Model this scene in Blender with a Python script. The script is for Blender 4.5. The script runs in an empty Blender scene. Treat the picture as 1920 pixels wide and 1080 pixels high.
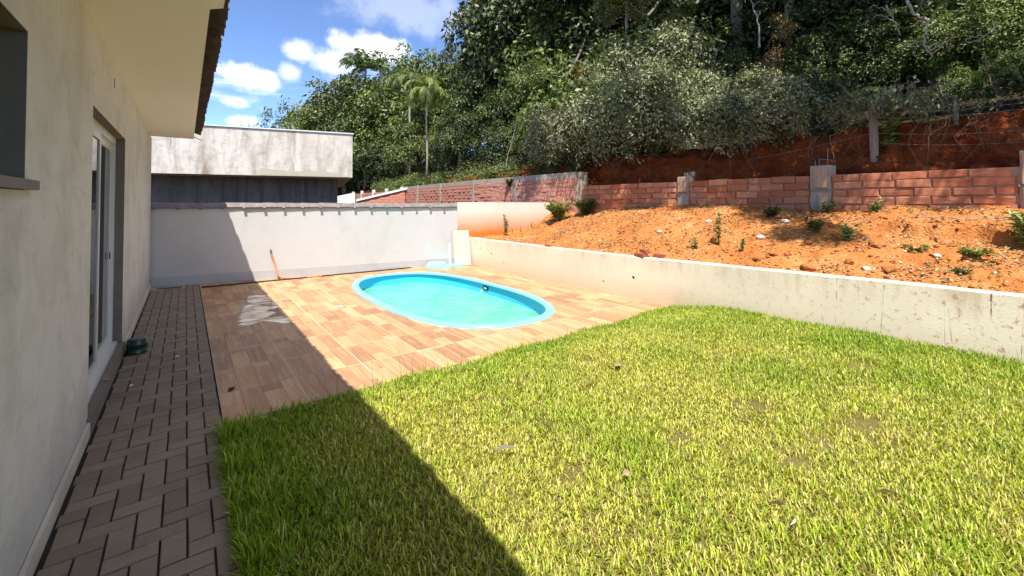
import bpy, math, random
import numpy as np
from mathutils import Vector, noise as mnoise

random.seed(7); rng = np.random.default_rng(11)
scene = bpy.context.scene
COL = scene.collection
R = math.radians

# ------------------------------------------------------------------ camera
YAW, PIT, FPX, EYE = R(37.1), R(1.1), 809.0, 1.6
cam_d = bpy.data.cameras.new('camera'); cam = bpy.data.objects.new('camera', cam_d); COL.objects.link(cam)
cam.location = (0, 0, EYE); cam.rotation_euler = (R(90) + PIT, 0, -YAW)
cam_d.sensor_width = 36.0; cam_d.lens = FPX / 1920 * 36.0
V0 = 382 - FPX * math.tan(PIT)
cam_d.shift_y = -(540 - V0) / 1920
cam_d.clip_start = 0.05; cam_d.clip_end = 2000
scene.camera = cam

# ------------------------------------------------------------------ sun, sky, exposure
KX, KY = 0.32, 0.42                       # sunlight runs (KX, KY, -1)
sun_el = math.atan2(1.0, math.hypot(KX, KY)); sun_az = math.atan2(-KX, -KY)
sd = bpy.data.lights.new('sun', 'SUN'); sd.energy = 3.5; sd.angle = R(0.55); sd.color = (1.0, 0.955, 0.88)
so = bpy.data.objects.new('sun', sd); COL.objects.link(so)
so.rotation_euler = Vector((KX, KY, -1)).to_track_quat('-Z', 'Y').to_euler(); so.location = (-4, -5, 14)
w = bpy.data.worlds.new('World'); scene.world = w; w.use_nodes = True
scene.view_settings.view_transform = 'Standard'; scene.view_settings.look = 'None'
scene.view_settings.exposure = 1.4; scene.view_settings.gamma = 1.0
scene.view_settings.use_curve_mapping = False
scene.cycles.max_bounces = 8; scene.cycles.transparent_max_bounces = 12
scene.cycles.caustics_reflective = False; scene.cycles.caustics_refractive = False

def world_sky():
    nt = w.node_tree; nt.nodes.clear(); L = nt.links.new
    out = nt.nodes.new('ShaderNodeOutputWorld'); bg = nt.nodes.new('ShaderNodeBackground')
    sky = nt.nodes.new('ShaderNodeTexSky'); sky.sky_type = 'NISHITA'; sky.sun_disc = False
    sky.sun_elevation = sun_el; sky.sun_rotation = sun_az % (2 * math.pi)
    sky.air_density = 0.42; sky.dust_density = 0.0; sky.ozone_density = 4.0
    tc = nt.nodes.new('ShaderNodeTexCoord')
    def math_(op, a, b=None, c=None):
        n = nt.nodes.new('ShaderNodeMath'); n.operation = op
        for i, v in enumerate((a, b, c)):
            if v is None: continue
            if isinstance(v, (int, float)): n.inputs[i].default_value = v
            else: L(v, n.inputs[i])
        return n.outputs[0]
    sep = nt.nodes.new('ShaderNodeSeparateXYZ'); L(tc.outputs['Generated'], sep.inputs[0])
    # clouds: broken cumulus, thickened for white fill light outside the view, plus a few heaps low in the north
    zc = math_('MAXIMUM', sep.outputs[2], 0.04)
    px = math_('DIVIDE', sep.outputs[0], math_('ADD', zc, 0.12)); py = math_('DIVIDE', sep.outputs[1], math_('ADD', zc, 0.12))
    cmb = nt.nodes.new('ShaderNodeCombineXYZ'); L(px, cmb.inputs[0]); L(py, cmb.inputs[1])
    n1 = nt.nodes.new('ShaderNodeTexNoise'); n1.inputs['Scale'].default_value = 0.9; n1.inputs['Detail'].default_value = 9
    n1.inputs['Roughness'].default_value = 0.58
    mp = nt.nodes.new('ShaderNodeMapping'); mp.inputs['Location'].default_value = CLOUD_OFF; L(cmb.outputs[0], mp.inputs[0]); L(mp.outputs[0], n1.inputs['Vector'])
    n2 = nt.nodes.new('ShaderNodeTexNoise'); n2.inputs['Scale'].default_value = 8.0; n2.inputs['Detail'].default_value = 8
    n2.inputs['Roughness'].default_value = 0.6
    L(tc.outputs['Generated'], n2.inputs['Vector'])
    def smooth(v, a, b):
        n = nt.nodes.new('ShaderNodeMapRange'); n.interpolation_type = 'SMOOTHSTEP'
        L(v, n.inputs[0]); n.inputs[1].default_value = a; n.inputs[2].default_value = b
        return n.outputs[0]
    cov = math_('MULTIPLY', smooth(n1.outputs[0], 0.49, 0.70), 0.80)
    for (x, y, z, r, sq, amt) in CLOUDS:
        sub = nt.nodes.new('ShaderNodeVectorMath'); sub.operation = 'SUBTRACT'
        L(tc.outputs['Generated'], sub.inputs[0]); sub.inputs[1].default_value = (x, y, z)
        sc = nt.nodes.new('ShaderNodeVectorMath'); sc.operation = 'MULTIPLY'
        L(sub.outputs[0], sc.inputs[0]); sc.inputs[1].default_value = (1, 1, sq)
        ln = nt.nodes.new('ShaderNodeVectorMath'); ln.operation = 'LENGTH'; L(sc.outputs[0], ln.inputs[0])
        d = math_('SUBTRACT', math_('DIVIDE', ln.outputs['Value'], r), math_('MULTIPLY', math_('SUBTRACT', n2.outputs[0], 0.5), 3.3))
        n = nt.nodes.new('ShaderNodeMapRange'); n.interpolation_type = 'SMOOTHSTEP'
        L(d, n.inputs[0]); n.inputs[1].default_value = 1.25; n.inputs[2].default_value = 0.35
        n.inputs[3].default_value = 0; n.inputs[4].default_value = amt
        cov = math_('MAXIMUM', cov, n.outputs[0])
    mix = nt.nodes.new('ShaderNodeMix'); mix.data_type = 'RGBA'
    L(cov, mix.inputs[0]); L(sky.outputs[0], mix.inputs[6]); mix.inputs[7].default_value = CLOUD_RGB
    L(mix.outputs[2], bg.inputs[0]); bg.inputs[1].default_value = SKY_STR; L(bg.outputs[0], out.inputs[0])

def fdir(u, v):                            # direction seen at a photo pixel, for the clouds
    s, c = math.sin(YAW), math.cos(YAW)
    a, b = (u - 960) / FPX, -(v - V0) / FPX
    fx = Vector((s, c, 0)) * math.cos(PIT) + Vector((0, 0, math.sin(PIT)))
    up = -Vector((s, c, 0)) * math.sin(PIT) + Vector((0, 0, math.cos(PIT)))
    return (fx + Vector((c, -s, 0)) * a + up * b).normalized()
CLOUD_OFF = (12.6317, 19.2487, 28.1868); SKY_STR = 0.15; CLOUD_RGB = (7.0, 6.75, 6.35, 1)
CLOUDS = []
for (u, v, r, sq, amt) in ((460, 143, .052, 1.7, .95), (442, 190, .030, 1.9, .6), (447, 228, .030, 1.8, .8),
                           (700, 92, .066, 2.0, .78), (562, 100, .030, 1.4, .4), (545, 135, .022, 1., .3), (625, 118, .05, 2.2, .4), (740, 15, .10, 2.2, .15)):
    d = fdir(u, v); CLOUDS.append((d.x, d.y, d.z, r, sq, amt))
world_sky()

# ------------------------------------------------------------------ helpers
class MB:
    def __init__(s): s.v = []; s.f = []
    def add(s, vs, fs):
        o = len(s.v); s.v += [tuple(p) for p in vs]; s.f += [tuple(i + o for i in f) for f in fs]; return s
    def obox(s, o, a, b, c):               # corner o and three edge vectors (right handed)
        o, a, b, c = map(Vector, (o, a, b, c))
        if a.cross(b).dot(c) < 0: a, b = b, a
        vs = [o, o + a, o + a + b, o + b, o + c, o + a + c, o + a + b + c, o + b + c]
        return s.add(vs, [(0, 3, 2, 1), (4, 5, 6, 7), (0, 1, 5, 4), (1, 2, 6, 5), (2, 3, 7, 6), (3, 0, 4, 7)])
    def box(s, x0, x1, y0, y1, z0, z1): return s.obox((x0, y0, z0), (x1 - x0, 0, 0), (0, y1 - y0, 0), (0, 0, z1 - z0))
    def prism(s, poly, z0, z1):
        n = len(poly)
        z0 = z0 if hasattr(z0, '__len__') else [z0] * n; z1 = z1 if hasattr(z1, '__len__') else [z1] * n
        vs = [(x, y, z0[i]) for i, (x, y) in enumerate(poly)] + [(x, y, z1[i]) for i, (x, y) in enumerate(poly)]
        return s.add(vs, [tuple(range(n))[::-1], tuple(range(n, 2 * n))] + [(i, (i + 1) % n, n + (i + 1) % n, n + i) for i in range(n)])
    def tube(s, pts, rad, seg=8, cap=True):
        pts = [Vector(p) for p in pts]; n = len(pts)
        rad = rad if hasattr(rad, '__len__') else [rad] * n
        vs = []; ref = Vector((0.3, 0.9, 0.2)).normalized()
        for i, p in enumerate(pts):
            t = (pts[min(i + 1, n - 1)] - pts[max(i - 1, 0)])
            if t.length < 1e-9: t = Vector((0, 0, 1))
            t.normalize(); a = t.cross(ref)
            if a.length < 1e-3: a = t.cross(Vector((1, 0, 0)))
            a.normalize(); b = t.cross(a)
            for k in range(seg):
                q = 2 * math.pi * k / seg
                vs.append(p + (a * math.cos(q) + b * math.sin(q)) * rad[i])
        fs = [(i * seg + k, i * seg + (k + 1) % seg, (i + 1) * seg + (k + 1) % seg, (i + 1) * seg + k) for i in range(n - 1) for k in range(seg)]
        if cap: fs += [tuple(range(seg))[::-1], tuple(range((n - 1) * seg, n * seg))]
        return s.add(vs, fs)
    def cham(s, x0, x1, y0, y1, z0, z1, c):  # box with a chamfered top
        vs = [(x0, y0, z0), (x1, y0, z0), (x1, y1, z0), (x0, y1, z0), (x0, y0, z1 - c), (x1, y0, z1 - c), (x1, y1, z1 - c), (x0, y1, z1 - c),
              (x0 + c, y0 + c, z1), (x1 - c, y0 + c, z1), (x1 - c, y1 - c, z1), (x0 + c, y1 - c, z1)]
        fs = [(0, 3, 2, 1), (8, 9, 10, 11)]
        for i in range(4):
            j = (i + 1) % 4; fs += [(i, j, 4 + j, 4 + i), (4 + i, 4 + j, 8 + j, 8 + i)]
        return s.add(vs, fs)
    def mesh(s, name, mat=None, smooth=False):
        m = bpy.data.meshes.new(name); m.from_pydata(s.v, [], s.f)
        if mat: m.materials.append(mat)
        if smooth: m.polygons.foreach_set('use_smooth', [True] * len(m.polygons))
        m.update(); return m
    def build(s, name, mat, parent=None, smooth=False, **props):
        return link(name, s.mesh(name, mat, smooth), parent, **props)

def link(name, mesh, parent=None, loc=None, rot=None, scale=None, **props):
    o = bpy.data.objects.new(name, mesh); COL.objects.link(o)
    if parent is not None:
        o.parent = parent
    if loc is not None: o.location = loc
    if rot is not None: o.rotation_euler = rot
    if scale is not None: o.scale = scale
    for k, v in props.items():
        if v is not None: o[k] = v
    return o
def thing(name, label, cat, loc=(0, 0, 0), rz=0, group=None):
    o = link(name, None, None, loc, (0, 0, rz), label=label, category=cat, group=group)
    o.empty_display_size = 0.2
    return o
def np_mesh(name, verts, faces, mat, col=None, smooth=False):
    """verts (n,3); faces (m,k) all of one size"""
    m = bpy.data.meshes.new(name); nv, (nf, k) = len(verts), faces.shape
    m.vertices.add(nv); m.vertices.foreach_set('co', verts.astype(np.float32).ravel())
    m.loops.add(nf * k); m.loops.foreach_set('vertex_index', faces.astype(np.int32).ravel())
    m.polygons.add(nf); m.polygons.foreach_set('loop_start', np.arange(0, nf * k, k, dtype=np.int32))
    if col is not None:
        a = m.attributes.new('Col', 'FLOAT_COLOR', 'POINT')
        c4 = np.ones((nv, 4), np.float32); c4[:, :3] = col; a.data.foreach_set('color', c4.ravel())
    if mat: m.materials.append(mat)
    m.update(calc_edges=True)
    if smooth: m.polygons.foreach_set('use_smooth', np.ones(nf, dtype=bool))
    m.validate(); return m
def fbm(x, y, z=0.0, o=4): return mnoise.fractal(Vector((x, y, z)), 0.9, 2.0, o)
def lerp(a, b, t): return a + (b - a) * t
def sst(a, b, x):
    t = min(1, max(0, (x - a) / (b - a))); return t * t * (3 - 2 * t)

# ------------------------------------------------------------------ materials
class NM:
    """small wrapper for a procedural material"""
    def __init__(s, name, rough=0.8, spec=0.3):
        s.m = bpy.data.materials.new(name); s.m.use_nodes = True; s.nt = s.m.node_tree
        s.b = s.nt.nodes['Principled BSDF']; s.b.inputs['Roughness'].default_value = rough
        s.b.inputs['Specular IOR Level'].default_value = spec
        s.pos = s.n('ShaderNodeNewGeometry').outputs['Position']
    def n(s, t): return s.nt.nodes.new(t)
    def L(s, a, b): s.nt.links.new(a, b)
    def put(s, sock, v):
        if isinstance(v, bpy.types.NodeSocket): s.L(v, sock)
        elif isinstance(v, tuple) and len(v) == 3 and sock.type == 'RGBA': sock.default_value = (*v, 1)
        else: sock.default_value = v
    def map(s, vec=None, scale=(1, 1, 1), loc=(0, 0, 0), rot=(0, 0, 0)):
        n = s.n('ShaderNodeMapping'); s.L(vec or s.pos, n.inputs[0]); n.inputs['Scale'].default_value = scale
        n.inputs['Location'].default_value = loc; n.inputs['Rotation'].default_value = rot; return n.outputs[0]
    def noise(s, scale, detail=5, rough=0.55, vec=None, dist=0.0):
        n = s.n('ShaderNodeTexNoise'); s.L(vec or s.pos, n.inputs['Vector']); n.inputs['Scale'].default_value = scale
        n.inputs['Detail'].default_value = detail; n.inputs['Roughness'].default_value = rough; n.inputs['Distortion'].default_value = dist
        return n.outputs[0]
    def vor(s, scale, vec=None, feature='F1', out='Distance'):
        n = s.n('ShaderNodeTexVoronoi'); n.feature = feature; s.L(vec or s.pos, n.inputs['Vector']); n.inputs['Scale'].default_value = scale
        return n.outputs[out]
    def ramp(s, f, *stops):
        n = s.n('ShaderNodeValToRGB'); s.L(f, n.inputs[0]); e = n.color_ramp.elements
        while len(e) < len(stops): e.new(0.5)
        for i, (p, c) in enumerate(stops):
            e[i].position = p; e[i].color = (*c, 1) if isinstance(c, tuple) else (c, c, c, 1)
        return n.outputs[0]
    def mix(s, f, a, b, mode='MIX'):
        n = s.n('ShaderNodeMix'); n.data_type = 'RGBA'; n.blend_type = mode
        s.put(n.inputs[0], f); s.put(n.inputs[6], a); s.put(n.inputs[7], b); return n.outputs[2]
    def math(s, op, a, b=0.0, c=0.0):
        n = s.n('ShaderNodeMath'); n.operation = op
        for i, v in enumerate((a, b, c)): s.put(n.inputs[i], v)
        return n.outputs[0]
    def rng(s, f, a, b, c=0.0, d=1.0):
        n = s.n('ShaderNodeMapRange'); s.put(n.inputs[0], f)
        for i, v in enumerate((a, b, c, d)): n.inputs[i + 1].default_value = v
        return n.outputs[0]
    def sep(s, vec=None):
        n = s.n('ShaderNodeSeparateXYZ'); s.L(vec or s.pos, n.inputs[0]); return n.outputs
    def rand(s): return s.n('ShaderNodeObjectInfo').outputs['Random']
    def col(s, c): s.put(s.b.inputs['Base Color'], c); return s
    def rough(s, r): s.put(s.b.inputs['Roughness'], r); return s
    def bump(s, h, strength=0.3, dist=0.01):
        n = s.n('ShaderNodeBump'); s.L(h, n.inputs['Height']); n.inputs['Strength'].default_value = strength
        n.inputs['Distance'].default_value = dist; s.L(n.outputs[0], s.b.inputs['Normal']); return s

def plaster(name, base, dirt, streak=0.6, rise=None, grain=0.35, lo=0.5, hi=0.75, sv=(1.5, .9)):
    k = NM(name, 0.9, 0.15)
    big = k.noise(1.1, 5, 0.6); st = k.noise(1.0, 7, 0.68, k.map(scale=(sv[0], sv[0], sv[1])), 0.5)
    fine = k.noise(55, 3); mott = k.noise(1.0, 7, 0.7, k.map(scale=(3.2, 3.2, 5.5)), 1.0)
    c = k.mix(k.math('MULTIPLY', k.rng(st, lo, hi), streak), base, dirt)
    c = k.mix(k.math('MULTIPLY', k.rng(big, 0.5, 0.8), 0.35), c, dirt)
    c = k.mix(k.math('MULTIPLY', k.rng(mott, 0.50, 0.72), streak * 0.6), c, dirt)
    c = k.mix(k.rng(fine, 0.3, 0.7, 0.0, 0.16), c, tuple(x * 0.72 for x in base))
    if rise:                                # soil splashed up from the foot
        z0, z1, rc, amt = rise; z = k.sep()[2]
        f = k.rng(k.math('ADD', z, k.math('MULTIPLY', k.math('SUBTRACT', big, 0.5), 0.35)), z1, z0)
        c = k.mix(k.math('MULTIPLY', k.math('MINIMUM', k.math('MAXIMUM', f, 0.0), 1.0), amt), c, rc)
    k.col(c); k.bump(k.math('ADD', k.noise(90, 3), k.math('MULTIPLY', big, 0.4)), grain, 0.004)
    return k
MT = {}
MT['house'] = plaster('house_plaster', (.71, .705, .665), (.385, .375, .31), 0.7, (0.02, .55, (.33, .31, .24), .5), lo=.46, hi=.8).m #=.46, hi=.8).m
MT['soffit'] = plaster('soffit_paint', (.90, .87, .76), (.82, .78, .66), 0.25, grain=0.15).m
MT['skirt'] = plaster('skirting_cement', (.62, .56, .46), (.30, .27, .21), 0.6).m
MT['bwall'] = plaster('boundary_paint', (.515, .505, .49), (.40, .385, .36), 0.45, grain=0.5).m
MT['bskirt'] = plaster('boundary_skirting', (.42, .43, .43), (.32, .31, .295), 0.6).m
MT['cream'] = plaster('cream_render', (.66, .62, .53), (.50, .44, .33), 0.45, (0.80, 1.42, (.50, .165, .025), 1.0)).m
MT['neigh'] = plaster('stained_render', (.62, .57, .51), (.25, .195, .145), 0.95, lo=0.45, hi=0.72, sv=(3.2, .8)).m
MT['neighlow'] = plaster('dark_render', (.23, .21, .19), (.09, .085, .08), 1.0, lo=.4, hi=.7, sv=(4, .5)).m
MT['reveal'] = plaster('dark_reveal', (.17, .165, .13), (.11, .105, .08), .5).m
MT['white'] = plaster('white_paint', (.78, .77, .74), (.62, .60, .55), 0.3).m
MT['concrete'] = plaster('bare_concrete', (.43, .365, .285), (.22, .16, .115), 0.9).m

def retaining_mat():
    k = NM('retaining_concrete', 0.88, 0.2); x, y, z = k.sep()
    st = k.noise(1.0, 6, 0.65, k.map(scale=(3, 2.2, 0.6)), .5); sp = k.noise(14, 6, 0.7); big = k.noise(0.9, 5, 0.6)
    thin = k.noise(1.0, 4, 0.6, k.map(scale=(6, 6, 0.9)), .6)
    c = k.mix(k.rng(big, 0.35, 0.7), (.80, .70, .52), (.68, .585, .43))
    c = k.mix(k.math('MULTIPLY', k.rng(st, 0.55, 0.80), 0.28), c, (.46, .30, .17))
    top = k.math('MULTIPLY', k.rng(k.math('ADD', z, k.math('MULTIPLY', k.math('SUBTRACT', thin, .5), 0.5)), 0.52, 0.78), k.rng(thin, 0.42, 0.68))
    c = k.mix(k.math('MULTIPLY', top, 0.38), c, (.34, .18, .08))
    low = k.math('MULTIPLY', k.rng(k.math('ADD', z, k.math('MULTIPLY', k.math('SUBTRACT', big, .5), .5)), 0.34, 0.02), 0.45)
    c = k.mix(k.math('MULTIPLY', k.math('MAXIMUM', low, 0.0), 1.0), c, (.55, .34, .18))
    near = k.rng(y, 3.6, 0.4)               # the end towards the viewer is the rustiest
    spk = k.math('MULTIPLY', k.rng(sp, 0.55, 0.66), k.math('ADD', k.math('MULTIPLY', near, 0.75), 0.15))
    c = k.mix(spk, c, (.42, .24, .13))
    crk = k.vor(1.0, k.map(scale=(1.0, 2.6, 0.12), loc=(0, 0, 0)), 'DISTANCE_TO_EDGE')
    wob = k.math('ADD', crk, k.math('MULTIPLY', k.math('SUBTRACT', k.noise(9, 4), .5), .05))
    c = k.mix(k.math('MULTIPLY', k.math('MULTIPLY', k.rng(wob, 0.006, 0.002), near), k.rng(k.noise(2.5, 2), .45, .6)), c, (.22, .12, .065))
    k.col(c).bump(k.math('ADD', k.noise(45, 4), big), 0.4, 0.005); return k.m
MT['retain'] = retaining_mat()

def paver_mat():
    k = NM('concrete_paver', 0.85, 0.25); r = k.rand(); n = k.noise(120, 3); b = k.noise(5, 4)
    c = k.mix(r, (.20, .155, .117), (.275, .215, .163)); c = k.mix(k.rng(n, .3, .7, 0, .4), c, (.13, .10, .075))
    c = k.mix(k.rng(b, .5, .8, 0, .45), c, (.11, .10, .07))
    k.col(c).bump(n, 0.5, 0.003); return k.m
MT['paver'] = paver_mat()
def soil_mat(name, cols, rough=0.95, scale=1.0, bump=0.8, peb=0.5):
    k = NM(name, rough, 0.1); a = k.noise(1.6 * scale, 8, 0.68); f = k.noise(22 * scale, 6, 0.7); v = k.vor(34 * scale)
    c = k.ramp(a, (0.30, cols[0]), (0.48, cols[1]), (0.62, cols[2]), (0.78, cols[3]))
    c = k.mix(k.rng(f, .40, .66, 0, .55), c, cols[4])
    c = k.mix(k.math('MULTIPLY', k.rng(v, .16, .05), peb), c, cols[5])
    k.col(c).bump(k.math('ADD', f, k.math('MULTIPLY', v, -0.6)), bump, 0.03); return k.m
MT['dirt'] = soil_mat('orange_subsoil', ((.36, .115, .030), (.47, .18, .050), (.54, .245, .085), (.62, .39, .20), (.28, .085, .024), (.66, .48, .31)))
MT['bank'] = soil_mat('red_clay_bank', ((.14, .028, .009), (.22, .05, .014), (.30, .08, .02), (.36, .13, .04), (.12, .026, .010), (.40, .20, .09)), bump=1.0, peb=.25)
MT['floor'] = soil_mat('leaf_litter', ((.035, .025, .014), (.05, .034, .018), (.07, .045, .02), (.09, .06, .03), (.03, .02, .012), (.12, .09, .05)))
MT['thatch'] = soil_mat('lawn_thatch', ((.16, .13, .045), (.22, .18, .06), (.26, .215, .08), (.30, .25, .11), (.12, .10, .03), (.30, .26, .14)), scale=3)
MT['joint'] = soil_mat('joint_sand', ((.05, .042, .034), (.06, .05, .04), (.07, .058, .046), (.08, .066, .05), (.045, .038, .03), (.09, .08, .06)), scale=4)
MT['grout'] = NM('pale_grout', .9, .1).col((.62, .54, .43)).m

def tile_mat():
    k = NM('wood_print_tile', 0.55, 0.25); tc = k.n('ShaderNodeTexCoord').outputs['Object']; r = k.rand()
    x, y, z = k.sep(tc)
    pi = k.math('FLOOR', k.math('DIVIDE', x, 0.1513)); hv = k.n('ShaderNodeTexWhiteNoise'); hv.noise_dimensions = '2D'
    cv = k.n('ShaderNodeCombineXYZ'); k.L(pi, cv.inputs[0]); k.L(k.math('MULTIPLY', r, 61.7), cv.inputs[1]); k.L(cv.outputs[0], hv.inputs[0])
    brk = k.math('MULTIPLY', k.math('SUBTRACT', hv.outputs[0], 0.38), 0.9)       # where this plank of the print is butt jointed
    up = k.math('GREATER_THAN', y, brk)
    h2 = k.n('ShaderNodeTexWhiteNoise'); h2.noise_dimensions = '3D'; cv2 = k.n('ShaderNodeCombineXYZ')
    k.L(pi, cv2.inputs[0]); k.L(up, cv2.inputs[1]); k.L(k.math('MULTIPLY', r, 37.3), cv2.inputs[2]); k.L(cv2.outputs[0], h2.inputs[0])
    t = h2.outputs[0]
    tone = k.ramp(t, (0.0, (.295, .160, .085)), (0.2, (.385, .205, .105)), (0.5, (.465, .252, .125)), (0.8, (.53, .305, .155)), (1.0, (.575, .350, .188)))
    sh = k.n('ShaderNodeCombineXYZ'); k.L(k.math('MULTIPLY', t, 40.0), sh.inputs[0]); k.L(k.math('MULTIPLY', r, 20.0), sh.inputs[1])
    va = k.n('ShaderNodeVectorMath'); va.operation = 'ADD'; k.L(k.map(tc, (20, 1.6, 1)), va.inputs[0]); k.L(sh.outputs[0], va.inputs[1])
    g = k.noise(1.0, 6, 0.62, va.outputs[0], 0.5)
    va2 = k.n('ShaderNodeVectorMath'); va2.operation = 'ADD'; k.L(k.map(tc, (150, 3.5, 1)), va2.inputs[0]); k.L(sh.outputs[0], va2.inputs[1])
    g2 = k.noise(1.0, 3, 0.5, va2.outputs[0])
    c = k.mix(k.rng(g, .48, .74, 0, .55), tone, (.30, .13, .058)); c = k.mix(k.rng(g, .48, .28, 0, .45), c, (.68, .45, .25))
    c = k.mix(k.rng(g2, .45, .7, 0, .28), c, (.20, .095, .045))
    fr = k.math('FRACT', k.math('DIVIDE', x, 0.1513)); e1 = k.math('LESS_THAN', k.math('ABSOLUTE', k.math('SUBTRACT', fr, 0.5)), 0.485)
    e2 = k.math('GREATER_THAN', k.math('ABSOLUTE', k.math('SUBTRACT', y, brk)), 0.0022)
    c = k.mix(k.math('SUBTRACT', 1.0, k.math('MULTIPLY', e1, e2)), c, (.19, .10, .055))
    d = k.noise(2.2, 6, 0.6); c = k.mix(k.rng(d, .55, .8, 0, .3), c, (.42, .33, .24))
    k.col(c).rough(k.rng(d, .4, .75, .46, .66)).bump(g2, 0.12, 0.002); return k.m
MT['tile'] = tile_mat()

def brick_mat(name, a, b, dark, pale):
    k = NM(name, 0.92, 0.12); r = k.rand(); n = k.noise(9, 6, .65); f = k.noise(60, 4, .6); st = k.noise(1.0, 4, .6, k.map(scale=(12, 3, 34)))
    c = k.mix(r, a, b); c = k.mix(k.rng(n, .52, .72, 0, .7), c, dark); c = k.mix(k.rng(st, .56, .72, 0, .5), c, pale)
    c = k.mix(k.rng(f, .4, .7, 0, .25), c, dark)
    k.col(c).bump(k.math('ADD', n, k.math('MULTIPLY', f, .5)), 0.6, 0.007); return k.m
MT['brick'] = brick_mat('red_sandstone_block', (.42, .13, .06), (.64, .29, .155), (.24, .08, .042), (.64, .44, .30))
MT['brickfar'] = brick_mat('pink_sandstone_block', (.54, .21, .15), (.62, .29, .20), (.32, .12, .08), (.68, .52, .43))
MT['mortar'] = plaster('old_mortar', (.46, .33, .23), (.22, .13, .085), .8).m
def wood_mat(name, a, b, rough=.85):
    k = NM(name, rough, .15); g = k.noise(1.0, 5, .6, k.map(scale=(28, 28, 2.2)), .4); n = k.noise(3, 4)
    c = k.mix(k.rng(g, .35, .65), a, b); c = k.mix(k.rng(n, .5, .8, 0, .5), c, tuple(q * .55 for q in a)); k.col(c).bump(g, .5, .006); return k.m
MT['post'] = wood_mat('weathered_post', (.20, .155, .115), (.33, .28, .22))
MT['form'] = wood_mat('formwork_wood', (.42, .26, .16), (.55, .38, .25))
MT['bark'] = wood_mat('bark', (.11, .085, .06), (.22, .18, .14))
MT['palebark'] = wood_mat('pale_bark', (.26, .205, .15), (.40, .34, .26))
MT['twig'] = wood_mat('dead_twig', (.28, .23, .17), (.46, .40, .32))
MT['root'] = wood_mat('hanging_root', (.12, .07, .042), (.25, .165, .10))
MT['board'] = plaster('grey_board', (.47, .44, .385), (.36, .33, .28), .5).m
def simple(name, c, rough=.5, spec=.4, metal=0.0, var=.15, sc=8):
    k = NM(name, rough, spec); n = k.noise(sc, 4); k.col(k.mix(k.rng(n, .35, .7, 0, 1), c, tuple(x * (1 - var) for x in c)))
    k.b.inputs['Metallic'].default_value = metal; k.bump(n, .1, .003); return k.m
MT['rooftile'] = simple('dark_roof_tile', (.17, .12, .09), .85, .2, var=.5, sc=14)
MT['cap'] = simple('concrete_cap_tile', (.215, .185, .175), .8, .25, var=.4, sc=9)
MT['fascia'] = simple('dark_fascia', (.06, .048, .04), .8, .2, var=.4)
MT['alu'] = simple('white_aluminium', (.62, .62, .58), .35, .5, var=.06)
MT['gasket'] = simple('black_gasket', (.012, .012, .012), .6, .3)
MT['stone'] = simple('dark_granite', (.10, .08, .075), .4, .5, var=.4, sc=60)
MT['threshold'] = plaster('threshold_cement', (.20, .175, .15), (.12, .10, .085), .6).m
MT['room'] = simple('room_paint', (.45, .43, .40), .9, .1)
MT['pool'] = simple('blue_gelcoat', (.05, .54, .97), .22, .5, var=.05, sc=3)
MT['rim'] = simple('pale_blue_gelcoat', (.20, .63, .84), .3, .5, var=.08, sc=4)
MT['foam'] = simple('pale_blue_cover', (.28, .68, .80), .6, .3, var=.12, sc=6)
MT['conduit'] = simple('orange_conduit', (.55, .23, .10), .5, .4, var=.3, sc=20)
MT['black'] = simple('black_plastic', (.02, .02, .022), .45, .4)
MT['green_tub'] = simple('dark_green_plastic', (.012, .04, .026), .35, .5, var=.4)
MT['pvc'] = simple('white_plastic', (.72, .73, .74), .4, .4, var=.1)
MT['hole'] = simple('dark_cavity', (.02, .014, .010), .95, .05)
MT['clod'] = soil_mat('clay_clod', ((.40, .14, .04), (.52, .20, .06), (.56, .27, .10), (.60, .38, .20), (.32, .10, .03), (.58, .42, .26)), scale=3)
MT['palestone'] = simple('pale_stone', (.62, .58, .52), .85, .2, var=.35, sc=12)
MT['redbrick'] = simple('fired_brick', (.34, .10, .06), .9, .15, var=.4, sc=18)
MT['wire'] = simple('galvanised_wire', (.30, .29, .28), .5, .5, .6)
MT['dryleaf'] = simple('dry_leaf', (.42, .27, .15), .8, .2, var=.3, sc=30)
MT['straw'] = simple('straw_litter', (.52, .38, .21), .85, .15, var=.55, sc=40)
MT['paper'] = simple('pale_scrap', (.68, .66, .60), .8, .2, var=.1)

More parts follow.
